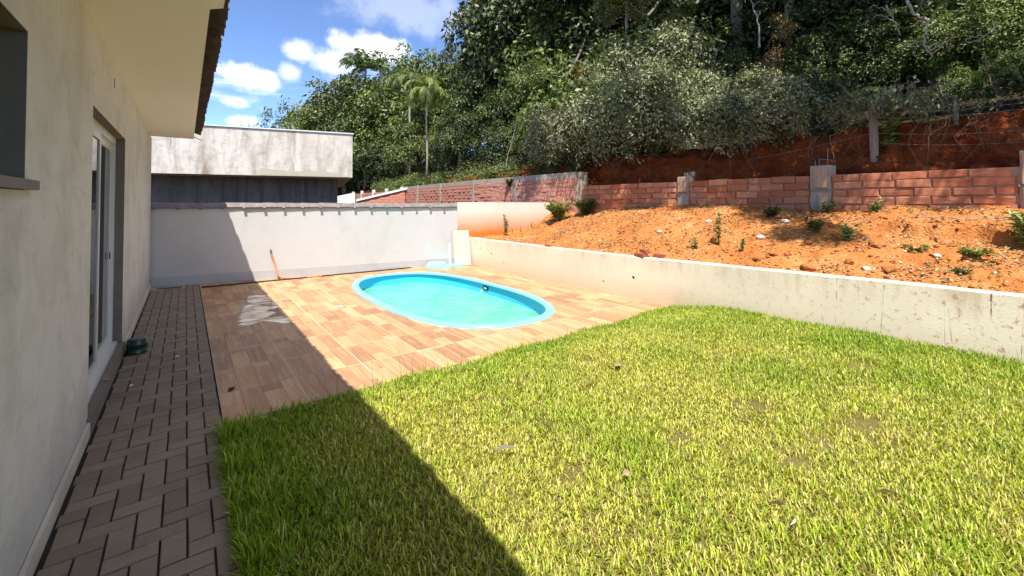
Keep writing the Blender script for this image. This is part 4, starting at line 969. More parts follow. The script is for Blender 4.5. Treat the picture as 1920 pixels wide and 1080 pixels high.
def crown(seed, mat, n_cl, per, rx, rz, ln, wd, cols, low=-.9, sig=.24, shell=.55, droop=.0, lump_=.35):
    """leaf clumps spread through an uneven crown of radius rx, half height rz, centred at the origin"""
    r = np.random.default_rng(seed); L = Leaves(seed); dirs = unit(r.normal(size=(n_cl, 3))); dirs[:, 2] = np.where(dirs[:, 2] < low, -dirs[:, 2], dirs[:, 2])
    rad = r.uniform(shell, 1.0, n_cl) ** .8; bumps = np.array([1 + lump_ * 1.6 * mnoise.noise(Vector(d * 1.7) + Vector((seed * 3.1, 0, 0))) for d in dirs])
    cc = dirs * (rad * bumps)[:, None] * np.array([rx, rx, rz])
    tint = r.uniform(.62, 1.3, n_cl)
    for i in range(n_cl):
        m = int(per * r.uniform(.5, 1.5)); up = unit(dirs[i] * .8 + r.normal(0, .28, 3) + np.array([0, 0, .75 - droop])); e1 = unit(np.cross(up, r.normal(size=3))); e2 = np.cross(up, e1)
        R_ = sig * 2.0 * r.uniform(.65, 1.35); q = r.uniform(0, 6.283, m); s = np.sqrt(r.random(m)); lob = 1 + .3 * np.sin(q * r.integers(2, 5) + r.uniform(0, 6))
        disc = (np.cos(q) * s * lob)[:, None] * e1 + (np.sin(q) * s * lob)[:, None] * e2
        p = cc[i] + disc * R_ + up * (r.normal(0, .16, m) - .55 * s ** 2)[:, None] * R_
        d = unit(disc * 1.0 + r.normal(0, .45, (m, 3)) - up * .25 + np.array([0, 0, -.15])); nr = unit(up * 1.0 + r.normal(0, .42, (m, 3)) + disc * .3)
        ci = cols[r.integers(len(cols), size=m)] * (tint[i] * r.uniform(.7, 1.3, m))[:, None]
        L.add(p, d, nr, ln * r.uniform(.6, 1.25, m), wd * r.uniform(.7, 1.2, m), ci)
    return L.mesh('foliage', mat), cc
def stems(seed, cc, rz, base, rad, forks=9, trunk_top=.2):
    """trunk with limbs that reach into the crown (crown centre at the origin, ground at z = base)"""
    r = random.Random(seed); mb = MB(); top = Vector((r.uniform(-.1, .1), r.uniform(-.1, .1), trunk_top * rz)); b = Vector((r.uniform(-.15, .15), r.uniform(-.15, .15), base))
    pts = [b.lerp(top, t) + Vector((r.uniform(-.06, .06), r.uniform(-.06, .06), 0)) * (1 if 0 < t < 1 else 0) for t in (0, .1, .35, .6, .8, 1)]
    mb.tube(pts, [rad * 1.35, rad * 1.05, rad * .92, rad * .8, rad * .65, rad * .5], 8)
    for c in r.sample(list(cc), min(forks, len(cc))):
        s0 = pts[r.choice((3, 4, 4, 5))]; e = Vector(c); m = s0.lerp(e, .5) + Vector((r.uniform(-.2, .2), r.uniform(-.2, .2), r.uniform(-.05, .25)))
        mb.tube([s0, s0.lerp(m, .6), m, e], [rad * .42, rad * .32, rad * .22, rad * .08], 5)
    return mb
A_ = np.array
DK = A_([[.036, .058, .012], [.052, .078, .015], [.068, .096, .019], [.030, .046, .012], [.092, .114, .026]])
MD = A_([[.075, .105, .020], [.105, .138, .025], [.052, .078, .016], [.140, .165, .036]])
OL = A_([[.145, .160, .075], [.115, .130, .060], [.185, .195, .105], [.085, .100, .042], [.225, .225, .140]])
LG = A_([[.105, .150, .024], [.140, .185, .032], [.075, .112, .020], [.160, .195, .045]])
BRN = A_([[.22, .11, .04], [.28, .16, .06], [.10, .10, .03]])
KIND = {}
def kind(name, n_var, mat, bark, n_cl, per, rx, rz, ln, wd, cols, base, rad, **kw):
    KIND[name] = []
    for q in range(n_var):
        me, cc = crown(hash_(name) + q * 13, mat, n_cl, per, rx, rz, ln, wd, cols, **kw)
        KIND[name].append((me, stems(q + 5, cc, rz, base, rad).mesh('trunk', bark, True), base))
def hash_(s): return sum(ord(c) * (i + 3) for i, c in enumerate(s)) % 997
kind('dark', 4, MT['leaf'], MT['bark'], 64, 125, 1.5, 1.55, .142, .036, DK * 1.05, -2.4, .085, sig=.25, lump_=.45)
kind('mid', 4, MT['leaf'], MT['bark'], 64, 125, 1.5, 1.45, .138, .035, MD * 1.18, -2.3, .08, sig=.25, lump_=.45)
kind('olive', 4, MT['olive'], MT['bark'], 64, 145, 1.35, 1.20, .122, .025, OL * 1.3, -1.55, .045, sig=.25, lump_=.42)
kind('light', 2, MT['leaf'], MT['twig'], 60, 60, 1.0, .75, .10, .030, LG, -.8, .02, sig=.16)
kind('airy', 2, MT['leaf'], MT['palebark'], 40, 62, 1.7, 1.2, .13, .032, MD * 1.15, -2.2, .05, sig=.20, shell=.25, lump_=.6)
kind('brown', 1, MT['leaf'], MT['twig'], 22, 34, .45, .5, .09, .022, BRN, -.6, .012, sig=.09)

CS, SN = math.cos(YAW), math.sin(YAW)
def at(u, d): k = (u - 960) / FPX; return d * (SN + k * CS), d * (CS - k * SN)
def zat(v, d): return EYE - (v - 382) / FPX * d
def gz(x, y):
    if x < wallx(y) + .95: return 0.0 if x < wallx(y) else 2.4
    return 2.75 if x < wallx(y) + 1.3 else hill_z(x, y)
def foot(x, y): return gz(x, y) if x > wallx(y) + .9 else (0.0)
nT = {}
def plant(kd, name, label, x, y, ztop, width=1.0, var=None, group='trees and shrubs on the slope', zb=None, cat='tree', lean=0.0):
    v = nT.get(kd, 0); nT[kd] = v + 1; lst = KIND[kd]; me, tr, base = lst[(v if var is None else var) % len(lst)]
    z0 = foot(x, y) if zb is None else zb
    top = max(p.co.z for p in tr.vertices); rz = {'dark': 1.55, 'mid': 1.45, 'olive': 1.3, 'light': .75, 'airy': 1.2, 'brown': .5}[kd] * 1.12
    H_ = ztop - z0; s = max(.25, min(H_ / (rz - base), 2.6)); hz = H_ / (rz - base) if H_ / (rz - base) > 0 else .3
    rz_ = random.uniform(0, 6.28); t = thing(name, label, cat, (x, y, z0), rz_, group); lx, ly = -lean * math.cos(rz_), lean * math.sin(rz_)
    sx = s * width
    link('trunk', tr, t, (0, 0, -base * hz), None, (sx, sx, hz)); link('foliage', me, t, (lx, ly, -base * hz), None, (sx, sx, hz))
    return t
def atx(u, X): k = (u - 960) / FPX; d = X / (SN + k * CS); return X, d * (CS - k * SN), d
# (kind, photo column, X of the trunk, photo row of the top, relative width, label)
SHRUBS = [
 ('dark', 862, 10.3, 205, .95, 'dark leafy bush above the far sandstone wall, nearest the palm trunk'),
 ('dark', 930, 10.2, 215, .95, 'dark shrub hanging over the middle of the tall sandstone wall'),
 ('mid', 995, 10.3, 205, .9, 'glossy mid green shrub over the right end of the tall wall'),
 ('olive', 1062, 9.95, 195, 1.0, 'grey green shrub at the step between the two sandstone walls'),
 ('olive', 1135, 9.95, 165, 1.0, 'olive shrub on the red bank just right of the wall step'),
 ('olive', 1200, 10.0, 120, 1.05, 'tall pale olive shrub left of the first stub pillar'),
 ('olive', 1268, 9.95, 110, 1.05, 'pale olive shrub straight above the stub pillar with scrap boards'),
 ('olive', 1335, 9.95, 140, 1.05, 'olive shrub around the pale fence stake'),
 ('olive', 1402, 9.95, 150, 1.05, 'olive shrub around the short dark stake'),
 ('olive', 1470, 9.95, 120, 1.0, 'olive shrub above the pillar with rebar'),
 ('dark', 1545, 10.3, 120, .9, 'dark shrub to the left of the weathered fence post'),
 ('dark', 1640, 11.2, 150, .9, 'shaded dark shrub behind the weathered fence post'),
 ('dark', 1730, 11.0, 165, .9, 'dark undergrowth behind the barbed wire, right of the fence post'),
 ('mid', 1800, 10.9, 120, .9, 'green shrub with bare stems behind the barbed wire'),
 ('mid', 1885, 10.6, 95, 1.0, 'leafy shrub over the wire at the edge of the view'),
 ('dark', 1960, 10.6, 90, 1.0, 'leafy shrub at the very end of the wire fence'),
 # second row
 ('mid', 868, 12.3, 175, .8, 'mid green tree between the palm and the tall dark tree'),
 ('dark', 925, 12.6, 110, .8, 'dark tree below the tall dark crown that meets the sky'),
 ('dark', 965, 12.4, 120, 1.0, 'dark tree right of the crown that meets the sky'),
 ('mid', 1030, 12.2, 95, 1.0, 'mid green tree above the grey green shrub at the wall step'),
 ('light', 1095, 11.6, 95, .95, 'yellow green climber mass with a rusty dead patch below it'),
 ('mid', 1150, 12.2, 60, .95, 'green tree left of the thick pale trunk'),
 ('olive', 1240, 11.7, 35, 1.1, 'tall silvery olive shrub in front of the thick pale trunk'),
 ('olive', 1310, 11.9, 70, 1.1, 'silvery olive shrub between the two thick trunks'),
 ('mid', 1365, 12.0, 95, 1.0, 'fresh green bush at the foot of the straight brown trunk'),
 ('olive', 1440, 12.0, 100, 1.0, 'olive bush below the forked dead sapling'),
 ('mid', 1520, 12.2, 60, 1.0, 'leafy green tree above the dark gap behind the fence post'),
 ('dark', 1600, 12.6, 40, 1.0, 'dark tree left of the bleached dead branch'),
 ('dark', 1690, 12.7, 30, 1.0, 'dark tree behind the bleached dead branch'),
 ('mid', 1780, 12.4, 10, 1.0, 'sunlit tree right of the bleached dead branch'),
 ('mid', 1860, 12.0, -20, 1.0, 'bright leafed tree near the upper corner of the view'),
 ('mid', 1945, 11.8, -40, 1.0, 'bright leafed tree filling the upper corner of the view'),
]
for (kd, u, X, v, wd, lab) in SHRUBS:
    x, y, d = atx(u, X); plant(kd, 'shrub' if X < 11.5 else 'tree', lab, x, y, zat(v, d), wd, group='trees and shrubs on the slope', cat='shrub' if X < 11.5 else 'tree', zb=2.75 if X < 10.4 else None, lean=.72 if kd == 'olive' and X < 10.4 else 0.0)
TALL = [
 ('dark', 958, 14.2, -95, .85, 'tall dark tree whose crown stands against the sky'),
 ('dark', 868, 16.5, 40, .40, 'dark tree edge with reddish leaves against the sky'),
 ('dark', 1000, 14.5, -110, .9, 'tall dark tree behind the slim pale trunk'),
 ('dark', 1040, 15.0, -110, 1.0, 'tall dark tree above the mid green tree'),
 ('dark', 1085, 15.5, -120, 1.0, 'tall dark tree with a straight grey trunk beside the palm fronds'),
 ('dark', 1170, 16.0, -120, 1.0, 'tall tree in deep shade left of the thick pale trunk'),
 ('dark', 1270, 16.5, -130, 1.0, 'tall tree in deep shade right of the thick pale trunk'),
 ('dark', 1350, 16.0, -130, 1.0, 'tall tree in deep shade left of the straight brown trunk'),
 ('dark', 1450, 16.0, -130, 1.0, 'tall tree in deep shade behind the forked dead sapling'),
 ('dark', 1540, 15.5, -130, 1.0, 'tall dark tree at the top above the fence post'),
 ('dark', 1640, 15.5, -130, 1.0, 'tall dark tree at the top above the bleached branch'),
 ('mid', 1740, 15.0, -130, 1.0, 'tall green tree at the top right of the bleached branch'),
 ('mid', 1850, 14.5, -130, 1.0, 'tall green tree behind the bright leafed corner tree'),
 ('mid', 1960, 14.5, -130, 1.0, 'tall green tree beyond the upper corner of the view'),
]
TALL += [
 ('dark', 915, 13.4, 20, .62, 'dark tree under the crown against the sky, in front'),
 ('dark', 965, 13.5, -30, .85, 'dark tree hiding the foot of the slim pale trunk'),
 ('mid', 1060, 13.6, -25, 1.15, 'green tree half hiding the slim grey trunk'),
 ('dark', 1130, 13.8, -30, 1.15, 'dark tree between the slim grey trunk and the palm fronds'),
 ('dark', 1285, 13.8, -40, 1.15, 'dark tree right of the thick pale trunk, behind the olive shrubs'),
 ('mid', 1325, 14.2, -50, 1.15, 'green tree in the gap between the two thick trunks'),
 ('dark', 1430, 14.0, -30, 1.15, 'dark tree behind the forked sapling, in front of the tall ones'),
 ('dark', 1525, 13.8, -40, 1.15, 'dark tree above the leafy green one'),
 ('mid', 1570, 13.6, -10, 1.15, 'green tree above the fallen orange limb'),
 ('dark', 1625, 13.8, -50, 1.15, 'dark tree above the fence post'),
 ('dark', 1700, 13.8, -60, 1.15, 'dark tree behind the reddish trunk'),
 ('mid', 1800, 13.6, -70, 1.15, 'green tree behind the sunlit one at right'),
 ('mid', 1895, 13.4, -80, 1.15, 'green tree behind the bright leafed ones at right'),
]
for (kd, u, X, v, wd, lab) in TALL:
    x, y, d = atx(u, X); plant(kd, 'tree', lab, x, y, zat(v, d), wd)
# the wood on the left, beyond the walls: (kind, column, distance, row of the top, width, label)
WOOD = [
 ('airy', 512, 60, 198, .8, 'small airy tree alone against the sky above the neighbour roof'), ('mid', 490, 62, 232, 1.6, 'low hazy tree crown at the far end of the tree line'),
 ('airy', 556, 52, 165, .9, 'thin airy crown at the left shoulder of the tree line'), ('mid', 560, 50, 222, 1.3, 'low green crown just above the parapet'),
 ('airy', 598, 46, 118, .9, 'sparse crown with gaps where the sky shows through'), ('mid', 605, 44, 150, 1.25, 'broad green crown left of the upright palm'),
 ('mid', 650, 40, 128, 1.25, 'round green crown below the upright palm'), ('mid', 640, 34, 205, 1.3, 'dense crown standing over the end of the parapet'),
 ('dark', 700, 36, 118, 1.2, 'deep green crown right of the upright palm'), ('mid', 690, 30, 190, 1.2, 'dense green tree in the middle of the far wood'),
 ('airy', 765, 38, 58, 1.0, 'airy high crown against the white cloud'), ('mid', 745, 34, 98, 1.1, 'green crown left of the drooping palm'),
 ('mid', 800, 33, 78, 1.1, 'pale green crown behind the drooping palm'), ('mid', 838, 30, 100, 1.0, 'green crown right of the drooping palm'),
 ('dark', 715, 26, 235, 1.15, 'shaded tree above the white posts of the far wall'), ('mid', 765, 26, 205, 1.1, 'leafy tree left of the thin palm stem'),
 ('mid', 822, 25, 215, 1.05, 'leafy tree right of the thin palm stem'), ('dark', 672, 30, 262, 1.1, 'low dark tree beside the parapet corner'),
 ('mid', 640, 42, 318, 2.0, 'low green bush under the parapet overhang'), ('dark', 870, 21, 150, 1.0, 'dark tree right of the leafy tree by the palm'),
 ('dark', 530, 54, 215, 1.5, 'dark crown low behind the parapet'), ('dark', 590, 52, 190, 1.5, 'dark crown behind the sparse one'), 
]
for (kd, u, d, v, wd, lab) in WOOD:
    kk_ = SN + (u - 960) / FPX * CS
    if u >= 640: d = max(d, 11.4 / kk_)
    x, y = at(u, d); plant(kd, 'tree', lab, x, y, zat(v + 14, d), wd * .92, group='trees of the far wood')
# bright undergrowth on the far wall
for (u, d, v, wd, lab) in ((742, 25.5, 333, .9, 'bright green bush left of the others over the white posts'), (772, 24.5, 324, 1.2, 'bright green bush in the middle over the white posts'), (803, 23.5, 320, 1.3, 'tallest bright green bush spilling over the far wall'), (832, 22, 322, .9, 'bright green bush at the right end of the bright patch')):
    x, y = at(u, d); plant('light', 'bush', lab, max(x, wallx(y) + .5), y, zat(v, d), wd, group='bright bushes over the far wall', zb=2.0, cat='bush')
for (u, X, v, lab) in ((1100, 10.9, 112, 'rusty dead branch with brown leaves among the green'), (1470, 11.4, 15, 'brown leaved branch under the forked dead sapling'), (1452, 11.2, 78, 'brown leaf cluster left of the forked dead sapling')):
    x, y, d = atx(u, X); plant('brown', 'dead_bush', lab, x, y, zat(v, d), .9, group=None, zb=zat(v + 70, d), cat='bush')
# far-off wood that closes the gaps
r3 = np.random.default_rng(21); Lb = Leaves(3)
def mass(n, fx):
    X, Y, Z = fx(n); p = np.stack([X, Y, Z], 1); d = unit(r3.normal(0, 1, (n, 3)) + A_([-.3, -.3, -.3])); nr = unit(r3.normal(0, .6, (n, 3)) + A_([-.3, -.2, 1.0]))
    Lb.add(p, d, nr, r3.uniform(.22, .42, n), r3.uniform(.06, .12, n), DK[r3.integers(len(DK), size=n)] * r3.uniform(.5, 1.2, (n, 1)))
def fx1(n):
    Y = r3.uniform(-8, 30, n); dX = r3.uniform(0, 5, n); X = 8.8 + 9.5 + dX + np.maximum(0, Y - 14) * .07
    return X, Y, 5.5 + r3.uniform(0, 1, n) ** .9 * (9.5 - .14 * np.maximum(0, Y - 10)) + dX * .4
mass(52000, fx1)
def fx2(n):
    t = r3.uniform(0, 1, n); u = 640 + 230 * t; d = r3.uniform(40, 46, n); k = (u - 960) / FPX
    vt = np.interp(u, [640, 700, 760, 870], [235, 200, 170, 150]); v = vt + (335 - vt) * r3.uniform(0, 1, n); return d * (SN + k * CS), d * (CS - k * SN), EYE - (v - 382) / FPX * d
mass(16000, fx2)
link('far_wood', Lb.mesh('far_wood', MT['leaf']), kind='stuff')
# leafy undergrowth and creepers over the rim of the cut
Lc = Leaves(8); n = 15000
yy = r3.uniform(-3.5, 30, n); a = r3.uniform(0, 1, n); wxx = np.where(yy < 14, 8.8, 8.8 + (yy - 14) * .07)
xx = wxx + .75 + a * 1.5; hh = np.array([fbm(b * .8, c * 1.2, 5.0) for b, c in zip(xx, yy)])
zz_ = np.where(yy < 14, 2.95, 2.72) + a * .35 + r3.uniform(-.1, .38, n) * (1 + hh); kk = hh > -.22
p = np.stack([xx, yy, zz_], 1)[kk]; n = len(p)
Lc.add(p, unit(r3.normal(0, 1, (n, 3)) + A_([-.4, -.2, .1])), unit(r3.normal(0, .5, (n, 3)) + A_([-.4, -.3, 1])), r3.uniform(.05, .13, n), r3.uniform(.010, .026, n), np.concatenate([MD, OL])[r3.integers(9, size=n)] * r3.uniform(.6, 1.2, (n, 1)))
n = 15000; yy = r3.uniform(8.7, 30, n); a = r3.uniform(0, 1, n); wxx = np.where(yy < 14, 8.8, 8.8 + (yy - 14) * .07); xx = wxx + .22 + a * 1.1
zz_ = 2.42 + a * .45 + r3.uniform(-.05, .42, n) * (1 + np.array([fbm(b * 1.3, 3.0) for b in yy])); kk = np.array([fbm(b * .9, c, 25.0) for b, c in zip(yy, a)]) > -.2; p = np.stack([xx, yy, zz_], 1)[kk]; n = len(p)
Lc.add(p, unit(r3.normal(0, 1, (n, 3)) + A_([-.5, -.2, 0])), unit(r3.normal(0, .5, (n, 3)) + A_([-.4, -.3, 1])), r3.uniform(.06, .14, n), r3.uniform(.014, .030, n), MD[r3.integers(4, size=n)] * r3.uniform(.6, 1.2, (n, 1)))
n = 9000; yy = r3.uniform(1.2, 9.5, n); a = r3.uniform(0, 1, n) ** .7; xx = 8.62 + a * 1.1
zz_ = 2.98 + .10 * np.array([fbm(b * 1.3, 1.0) for b in yy]) + (1 - a) * .22 + r3.uniform(0, .34, n) + .25 * np.array([fbm(b * 2.1, c * 2.1, 6) for b, c in zip(xx, yy)])
hh = np.array([fbm(b * 1.1, c * 1.4, 15.0) for b, c in zip(xx, yy)]); kk = hh > -.12; p = np.stack([xx, yy, zz_], 1)[kk]; n = len(p)
Lc.add(p, unit(r3.normal(0, 1, (n, 3)) + A_([-.5, -.2, -.2])), unit(r3.normal(0, .5, (n, 3)) + A_([-.4, -.3, 1])), r3.uniform(.06, .13, n), r3.uniform(.012, .024, n), OL[r3.integers(5, size=n)] * r3.uniform(.6, 1.2, (n, 1)))
link('undergrowth', Lc.mesh('undergrowth', MT['leaf']), kind='stuff')

# canopy above the frame; broad crowns and boughs added to shade trees and walls
for (x, y, z, sc_, kd, lab) in CANOPY:
    me, tr, base = KIND[kd][int(y * 7) % len(KIND[kd])]
    t = thing('tree', lab, 'tree', (x, y, z), y, 'tall trees leaning over the cut')
    link('foliage', me, t, (0, 0, 0), None, (sc_, sc_, sc_ * .75))
    tx, ty = 13.6, y + 2.6; zb = hill_z(tx, ty) - .2; mb = MB()
    q = -y; ca, sa = math.cos(q), math.sin(q)
    P = [Vector((tx, ty, zb)), Vector((tx - .1, ty, zb + 2.5)), Vector((tx - .5, ty - .3, zb + 5)), Vector((lerp(tx, x, .6), lerp(ty, y, .6), z + .6)), Vector((x, y, z + .1))]
    P = [Vector(((p.x - x) * ca - (p.y - y) * sa, (p.x - x) * sa + (p.y - y) * ca, p.z - z)) for p in P]
    mb.tube(smooth_path(P, 4), np.linspace(.085, .02, 17), 8); mb.build('trunk', MT['bark'], t, True)

# trunks seen between the leaves
def pole_tree(u, X, r, v0, lab, mat, lean=0.0, ztop=13):
    x, y, d = atx(u, X); z0 = hill_z(x, y) - .3; t = thing('tree', lab, 'tree', (x, y, z0), 0, 'thick trunks inside the wood'); mb = MB()
    P = [(0, 0, 0), (.02, 0, .5), (lean * .2, .05, 2.0), (lean * .6, 0, 5), (lean, -.1, ztop - z0)]
    sp = smooth_path(P, 5); mb.tube(sp, [r * (1.35 - .3 * min(1, i / 4)) * (1 - .4 * i / len(sp)) + .01 * math.sin(i * 2.1) for i in range(len(sp))], 12); mb.build('trunk', mat, t, True)
    me, tr, base = KIND['dark'][int(u) % 4]; link('foliage', me, t, (lean, 0, ztop - z0 + .3), None, (1.5, 1.5, 1.1))
pole_tree(1208, 12.9, .22, 0, 'thick pale trunk with moss at the top of the picture', MT['palebark'], .1, 12)
pole_tree(1388, 12.9, .19, 0, 'straight brown trunk rising out of the olive bushes', MT['bark'], -.1, 12)
pole_tree(1486, 13.2, .14, 0, 'grey trunk right of the forked dead sapling', MT['palebark'], .15, 12)
pole_tree(1097, 13.2, .09, 0, 'slim grey trunk left of the thick pale one', MT['palebark'], 0, 11)
pole_tree(1238, 14.0, .12, 0, 'dark trunk just right of the thick pale one', MT['bark'], -.2, 11)
pole_tree(980, 13.0, .10, 0, 'short pale trunk glimpsed in the tall dark tree', MT['palebark'], .1, 11)
pole_tree(1745, 13.2, .20, 0, 'reddish trunk behind the bleached branch', MT['bark'], .1, 11)

# palms
def palm(lab, x, y, z0, ztop, rad, nf, fl, droop, upright, cols, seed):
    r = np.random.default_rng(seed); t = thing('palm_tree', lab, 'palm', (x, y, z0), 0); h = ztop - z0
    MB().tube([(0, 0, 0), (.03, 0, h * .35), (-.02, .02, h * .7), (0, 0, h)], [rad * 1.25, rad, rad * .9, rad * .8], 8).build('trunk', MT['palebark'], t, True)
    for i in range(nf):
        az = 2 * math.pi * i / nf + r.uniform(-.25, .25); el = upright * r.uniform(.45, 1.2); L = Leaves(i); seg = 16; pos = np.array([0, 0, h]); ang = el; pts = [pos]
        for k in range(seg):
            stp = fl / seg; pos = pos + np.array([math.cos(az) * math.cos(ang), math.sin(az) * math.cos(ang), math.sin(ang)]) * stp; ang -= droop / seg * (1 + k / seg); pts.append(pos)
        pts = np.array(pts); MB().tube(pts, np.linspace(.022, .004, seg + 1), 5)
        m = 46; tt = np.linspace(.12, .99, m); ii = tt * seg; fi = np.clip(ii.astype(int), 0, seg - 1); pp = pts[fi] + (pts[fi + 1] - pts[fi]) * (ii - fi)[:, None]; tg = unit(pts[fi + 1] - pts[fi])
        sd = np.cross(tg, A_([0, 0, 1.0])); sd = unit(sd); ln = fl * .26 * np.sin(np.pi * np.clip(tt * .9 + .1, 0, 1)) ** .6
        for sg in (-1, 1):
            d = unit(sd * sg + tg * .55 + A_([0, 0, -.45]) + r.normal(0, .08, (m, 3))); nr = unit(np.cross(d, tg) * sg + A_([0, 0, .5]))
            L.add(pp, d, nr, ln * r.uniform(.85, 1.1, m), np.full(m, fl * .011), cols[r.integers(len(cols), size=m)] * r.uniform(.8, 1.2, (m, 1)), .1)
        f = link('frond', L.mesh('frond', MT['palm']), t)
        MB().tube(pts, np.linspace(.02, .004, seg + 1), 5).build('rachis', MT['palm'], f)
PG = A_([[.10, .14, .04], [.13, .17, .05], [.16, .20, .065]]); PY = A_([[.20, .25, .06], [.26, .30, .08], [.15, .21, .05]])
x, y = at(800, 21.5); palm('palm with drooping yellow green fronds on a thin pale stem', x, y, 2.3, zat(168, 21.5), .055, 11, 2.0, 2.6, 1.0, PY, 4)
x, y = at(684, 39); palm('feathery palm crown rising above the far tree line', x, y, 3, zat(128, 39), .12, 17, 3.0, 1.5, 1.15, PG, 5)
x, y = at(745, 33); palm('palm with arching fronds half hidden in the far wood', x, y, 3, zat(148, 33), .10, 12, 2.3, 1.8, .9, PG, 6)
x, y = at(768, 27); palm('small palm left of the one with the thin stem', x, y, 2.5, zat(150, 27), .07, 10, 2.0, 2.3, .9, PG, 7)
x, y, d = atx(1178, 12.4); palm('palm fronds hanging at the top left of the thick pale trunk', x, y, hill_z(x, y), zat(-25, d), .07, 12, 1.5, 2.2, .8, PG, 8)
x, y, d = atx(1340, 12.2); palm('young palm clump between the two thick trunks', x, y, hill_z(x, y), zat(85, d), .05, 11, 1.1, 1.6, 1.1, LG, 9)

# ------------------------------------------------------------------ wire fence along the rim of the cut
fence = thing('wire_fence', 'barbed wire fence on weathered wooden posts along the rim of the red bank', 'fence', (9.4, 3, 2.6)); og = (9.4, 3, 2.6)
POSTS = [(1640, 9.30, 187, 306, .062, 'post'), (1329, 9.62, 205, 252, .040, 'palebark'), (1397, 9.55, 228, 272, .034, 'bark'), (1795, 9.75, 178, 232, .035, 'post'), (1960, 9.5, 160, 250, .05, 'post')]
tops = []
for (u, X, v0, v1, r, m) in POSTS:
    x, y, d = atx(u, X); z1, z0 = zat(v0, d), zat(v1, d) - .25
    rel(MB().tube(smooth_path([(x + .03, y, z0), (x + .01, y, lerp(z0, z1, .5)), (x - .01, y + .01, z1)], 4), [r * 1.08, r * 1.1, r, r * .98, r * 1.02, r * .97, r, r * .95, r * .9], 10), og).build('fence_post', MT[m], fence, True)
x0, y0, d0 = atx(1640, 9.25)
for q, (va, vb) in enumerate(((205, 172), (212, 184), (222, 196), (250, 238), (268, 262))):
    x1, y1, d1 = atx(1985, 9.35); P = []
    xb, yb, db = atx(1200, 9.65)
    for t in np.linspace(0, 1, 14): P.append((lerp(xb, x0 - .06, t), lerp(yb, y0, t), lerp(zat(va, d0) - .25, zat(va, d0), t) - .16 * math.sin(math.pi * t)))
    for t in np.linspace(.05, 1, 14): P.append((lerp(x0 - .06, x1, t), lerp(y0, y1, t), lerp(zat(va, d0), zat(vb, d1), t) - .05 * math.sin(math.pi * t)))
    P = P if q in (1, 3) else P[14:]; mb = MB().tube(P, .0022, 5)
    for i in range(1, len(P) - 1):
        p = Vector(P[i]); mb.tube([p + Vector((-.008, -.008, -.014)), p + Vector((.008, .008, .014))], .0016, 4)
    rel(mb, og).build('wire', MT['wire'], fence)

# roots and dead stems hanging on the cut
def squiggle(P, r0, seed, wob=.05, n=7):
    rr = random.Random(seed); sp = smooth_path(P, n); return [Vector(p) + Vector([rr.uniform(-wob, wob) * min(1, i / 4) for _ in range(3)]) * .5 for i, p in enumerate(sp)], np.linspace(r0, r0 * .35, len(sp))
ROOT = [(1098, .75, 'forked pale roots hanging beside the step in the brick wall'), (1175, .72, 'thick mat of roots hanging over the red bank'), (1235, .62, 'thin roots hanging left of the stub pillar'), (1340, .72, 'dense pale roots on the red bank behind the dappled blocks'), (1372, .6, 'dead leafy twigs hanging right of the pale roots'),
        (1420, .6, 'single long root above the rebar pillar'), (1545, .7, 'thin root beside the rebar pillar'), (1590, .66, 'dangling root left of the fence post'), (1622, .55, 'bleached twig caught on the fence post'), (1790, .6, 'curved bleached root under the wire'), (1740, .6, 'fan of roots right of the fence post'), (1865, .7, 'roots at the far right of the red bank')]
for q, (u, X_, lab) in enumerate(ROOT):
    x, y, d = atx(u, 9.5); t = thing('hanging_root', lab, 'root', (x, y, 2.9), 0, 'roots hanging on the red bank'); rr = random.Random(q)
    for k in range(rr.randint(3, 7) + (4 if 'mat' in lab or 'dense' in lab else 0)):
        yo = rr.uniform(-.22, .22); ln = rr.uniform(.25, .75); P = [(rr.uniform(0, .2), yo, rr.uniform(-.02, .1)), (-.16, yo + rr.uniform(-.08, .08), -.08), (-.26, yo + rr.uniform(-.12, .12), -ln * .5), (-.30 - ln * .1, yo + rr.uniform(-.2, .2), -ln)]
        sp, rd = squiggle(P, rr.uniform(.003, .008), q * 9 + k, .018); MB().tube(sp, rd, 5).build('root', MT['twig' if k % 7 == 6 else 'root'], t, True)
# bleached and bare branches in front of the leaves
def branch(lab, P, r0, seed, fork=5, mat='twig'):
    o = P[0]; t = thing('bare_branch', lab, 'branch', o, 0); rr = random.Random(seed); P = [Vector(p) - Vector(o) for p in P]
    sp, rd = squiggle(P, r0, seed, .035); MB().tube(sp, rd, 7).build('limb', MT[mat], t, True)
    for k in range(fork):
        i = rr.randint(len(sp) // 3, len(sp) - 2); a = sp[i]; e = a + Vector((rr.uniform(-.3, .1), rr.uniform(-.5, .5), rr.uniform(-.45, .35))) * (r0 * 30)
        s2, r2_ = squiggle([a, a.lerp(e, .5) + Vector((0, rr.uniform(-.1, .1), .08)), e], r0 * .5, seed * 5 + k, .05); MB().tube(s2, r2_, 5).build('twig', MT[mat], t, True)
def bp(u, v, X): x, y, d = atx(u, X); return (x, y, zat(v, d))
branch('bleached dead branch hanging down at the top right', [bp(1705, -12, 9.9), bp(1722, 25, 9.8), bp(1745, 36, 9.8), bp(1738, 75, 9.75), bp(1752, 105, 9.75)], .024, 3, 8)
branch('short pale dead limb left of the hanging bleached branch', [bp(1668, 8, 9.9), bp(1675, 25, 9.8), bp(1693, 62, 9.8)], .019, 4, 4)
branch('forked dead sapling with a pale stem above the olive bushes', [bp(1427, 88, 10.9), bp(1425, 40, 10.9), bp(1418, 15, 10.9), bp(1405, -15, 10.9)], .024, 6, 6)
branch('pale leaning stem above the far sandstone wall', [bp(948, 318, 9.3), bp(953, 290, 9.3), bp(966, 240, 9.4), bp(970, 225, 9.4)], .022, 7, 3)
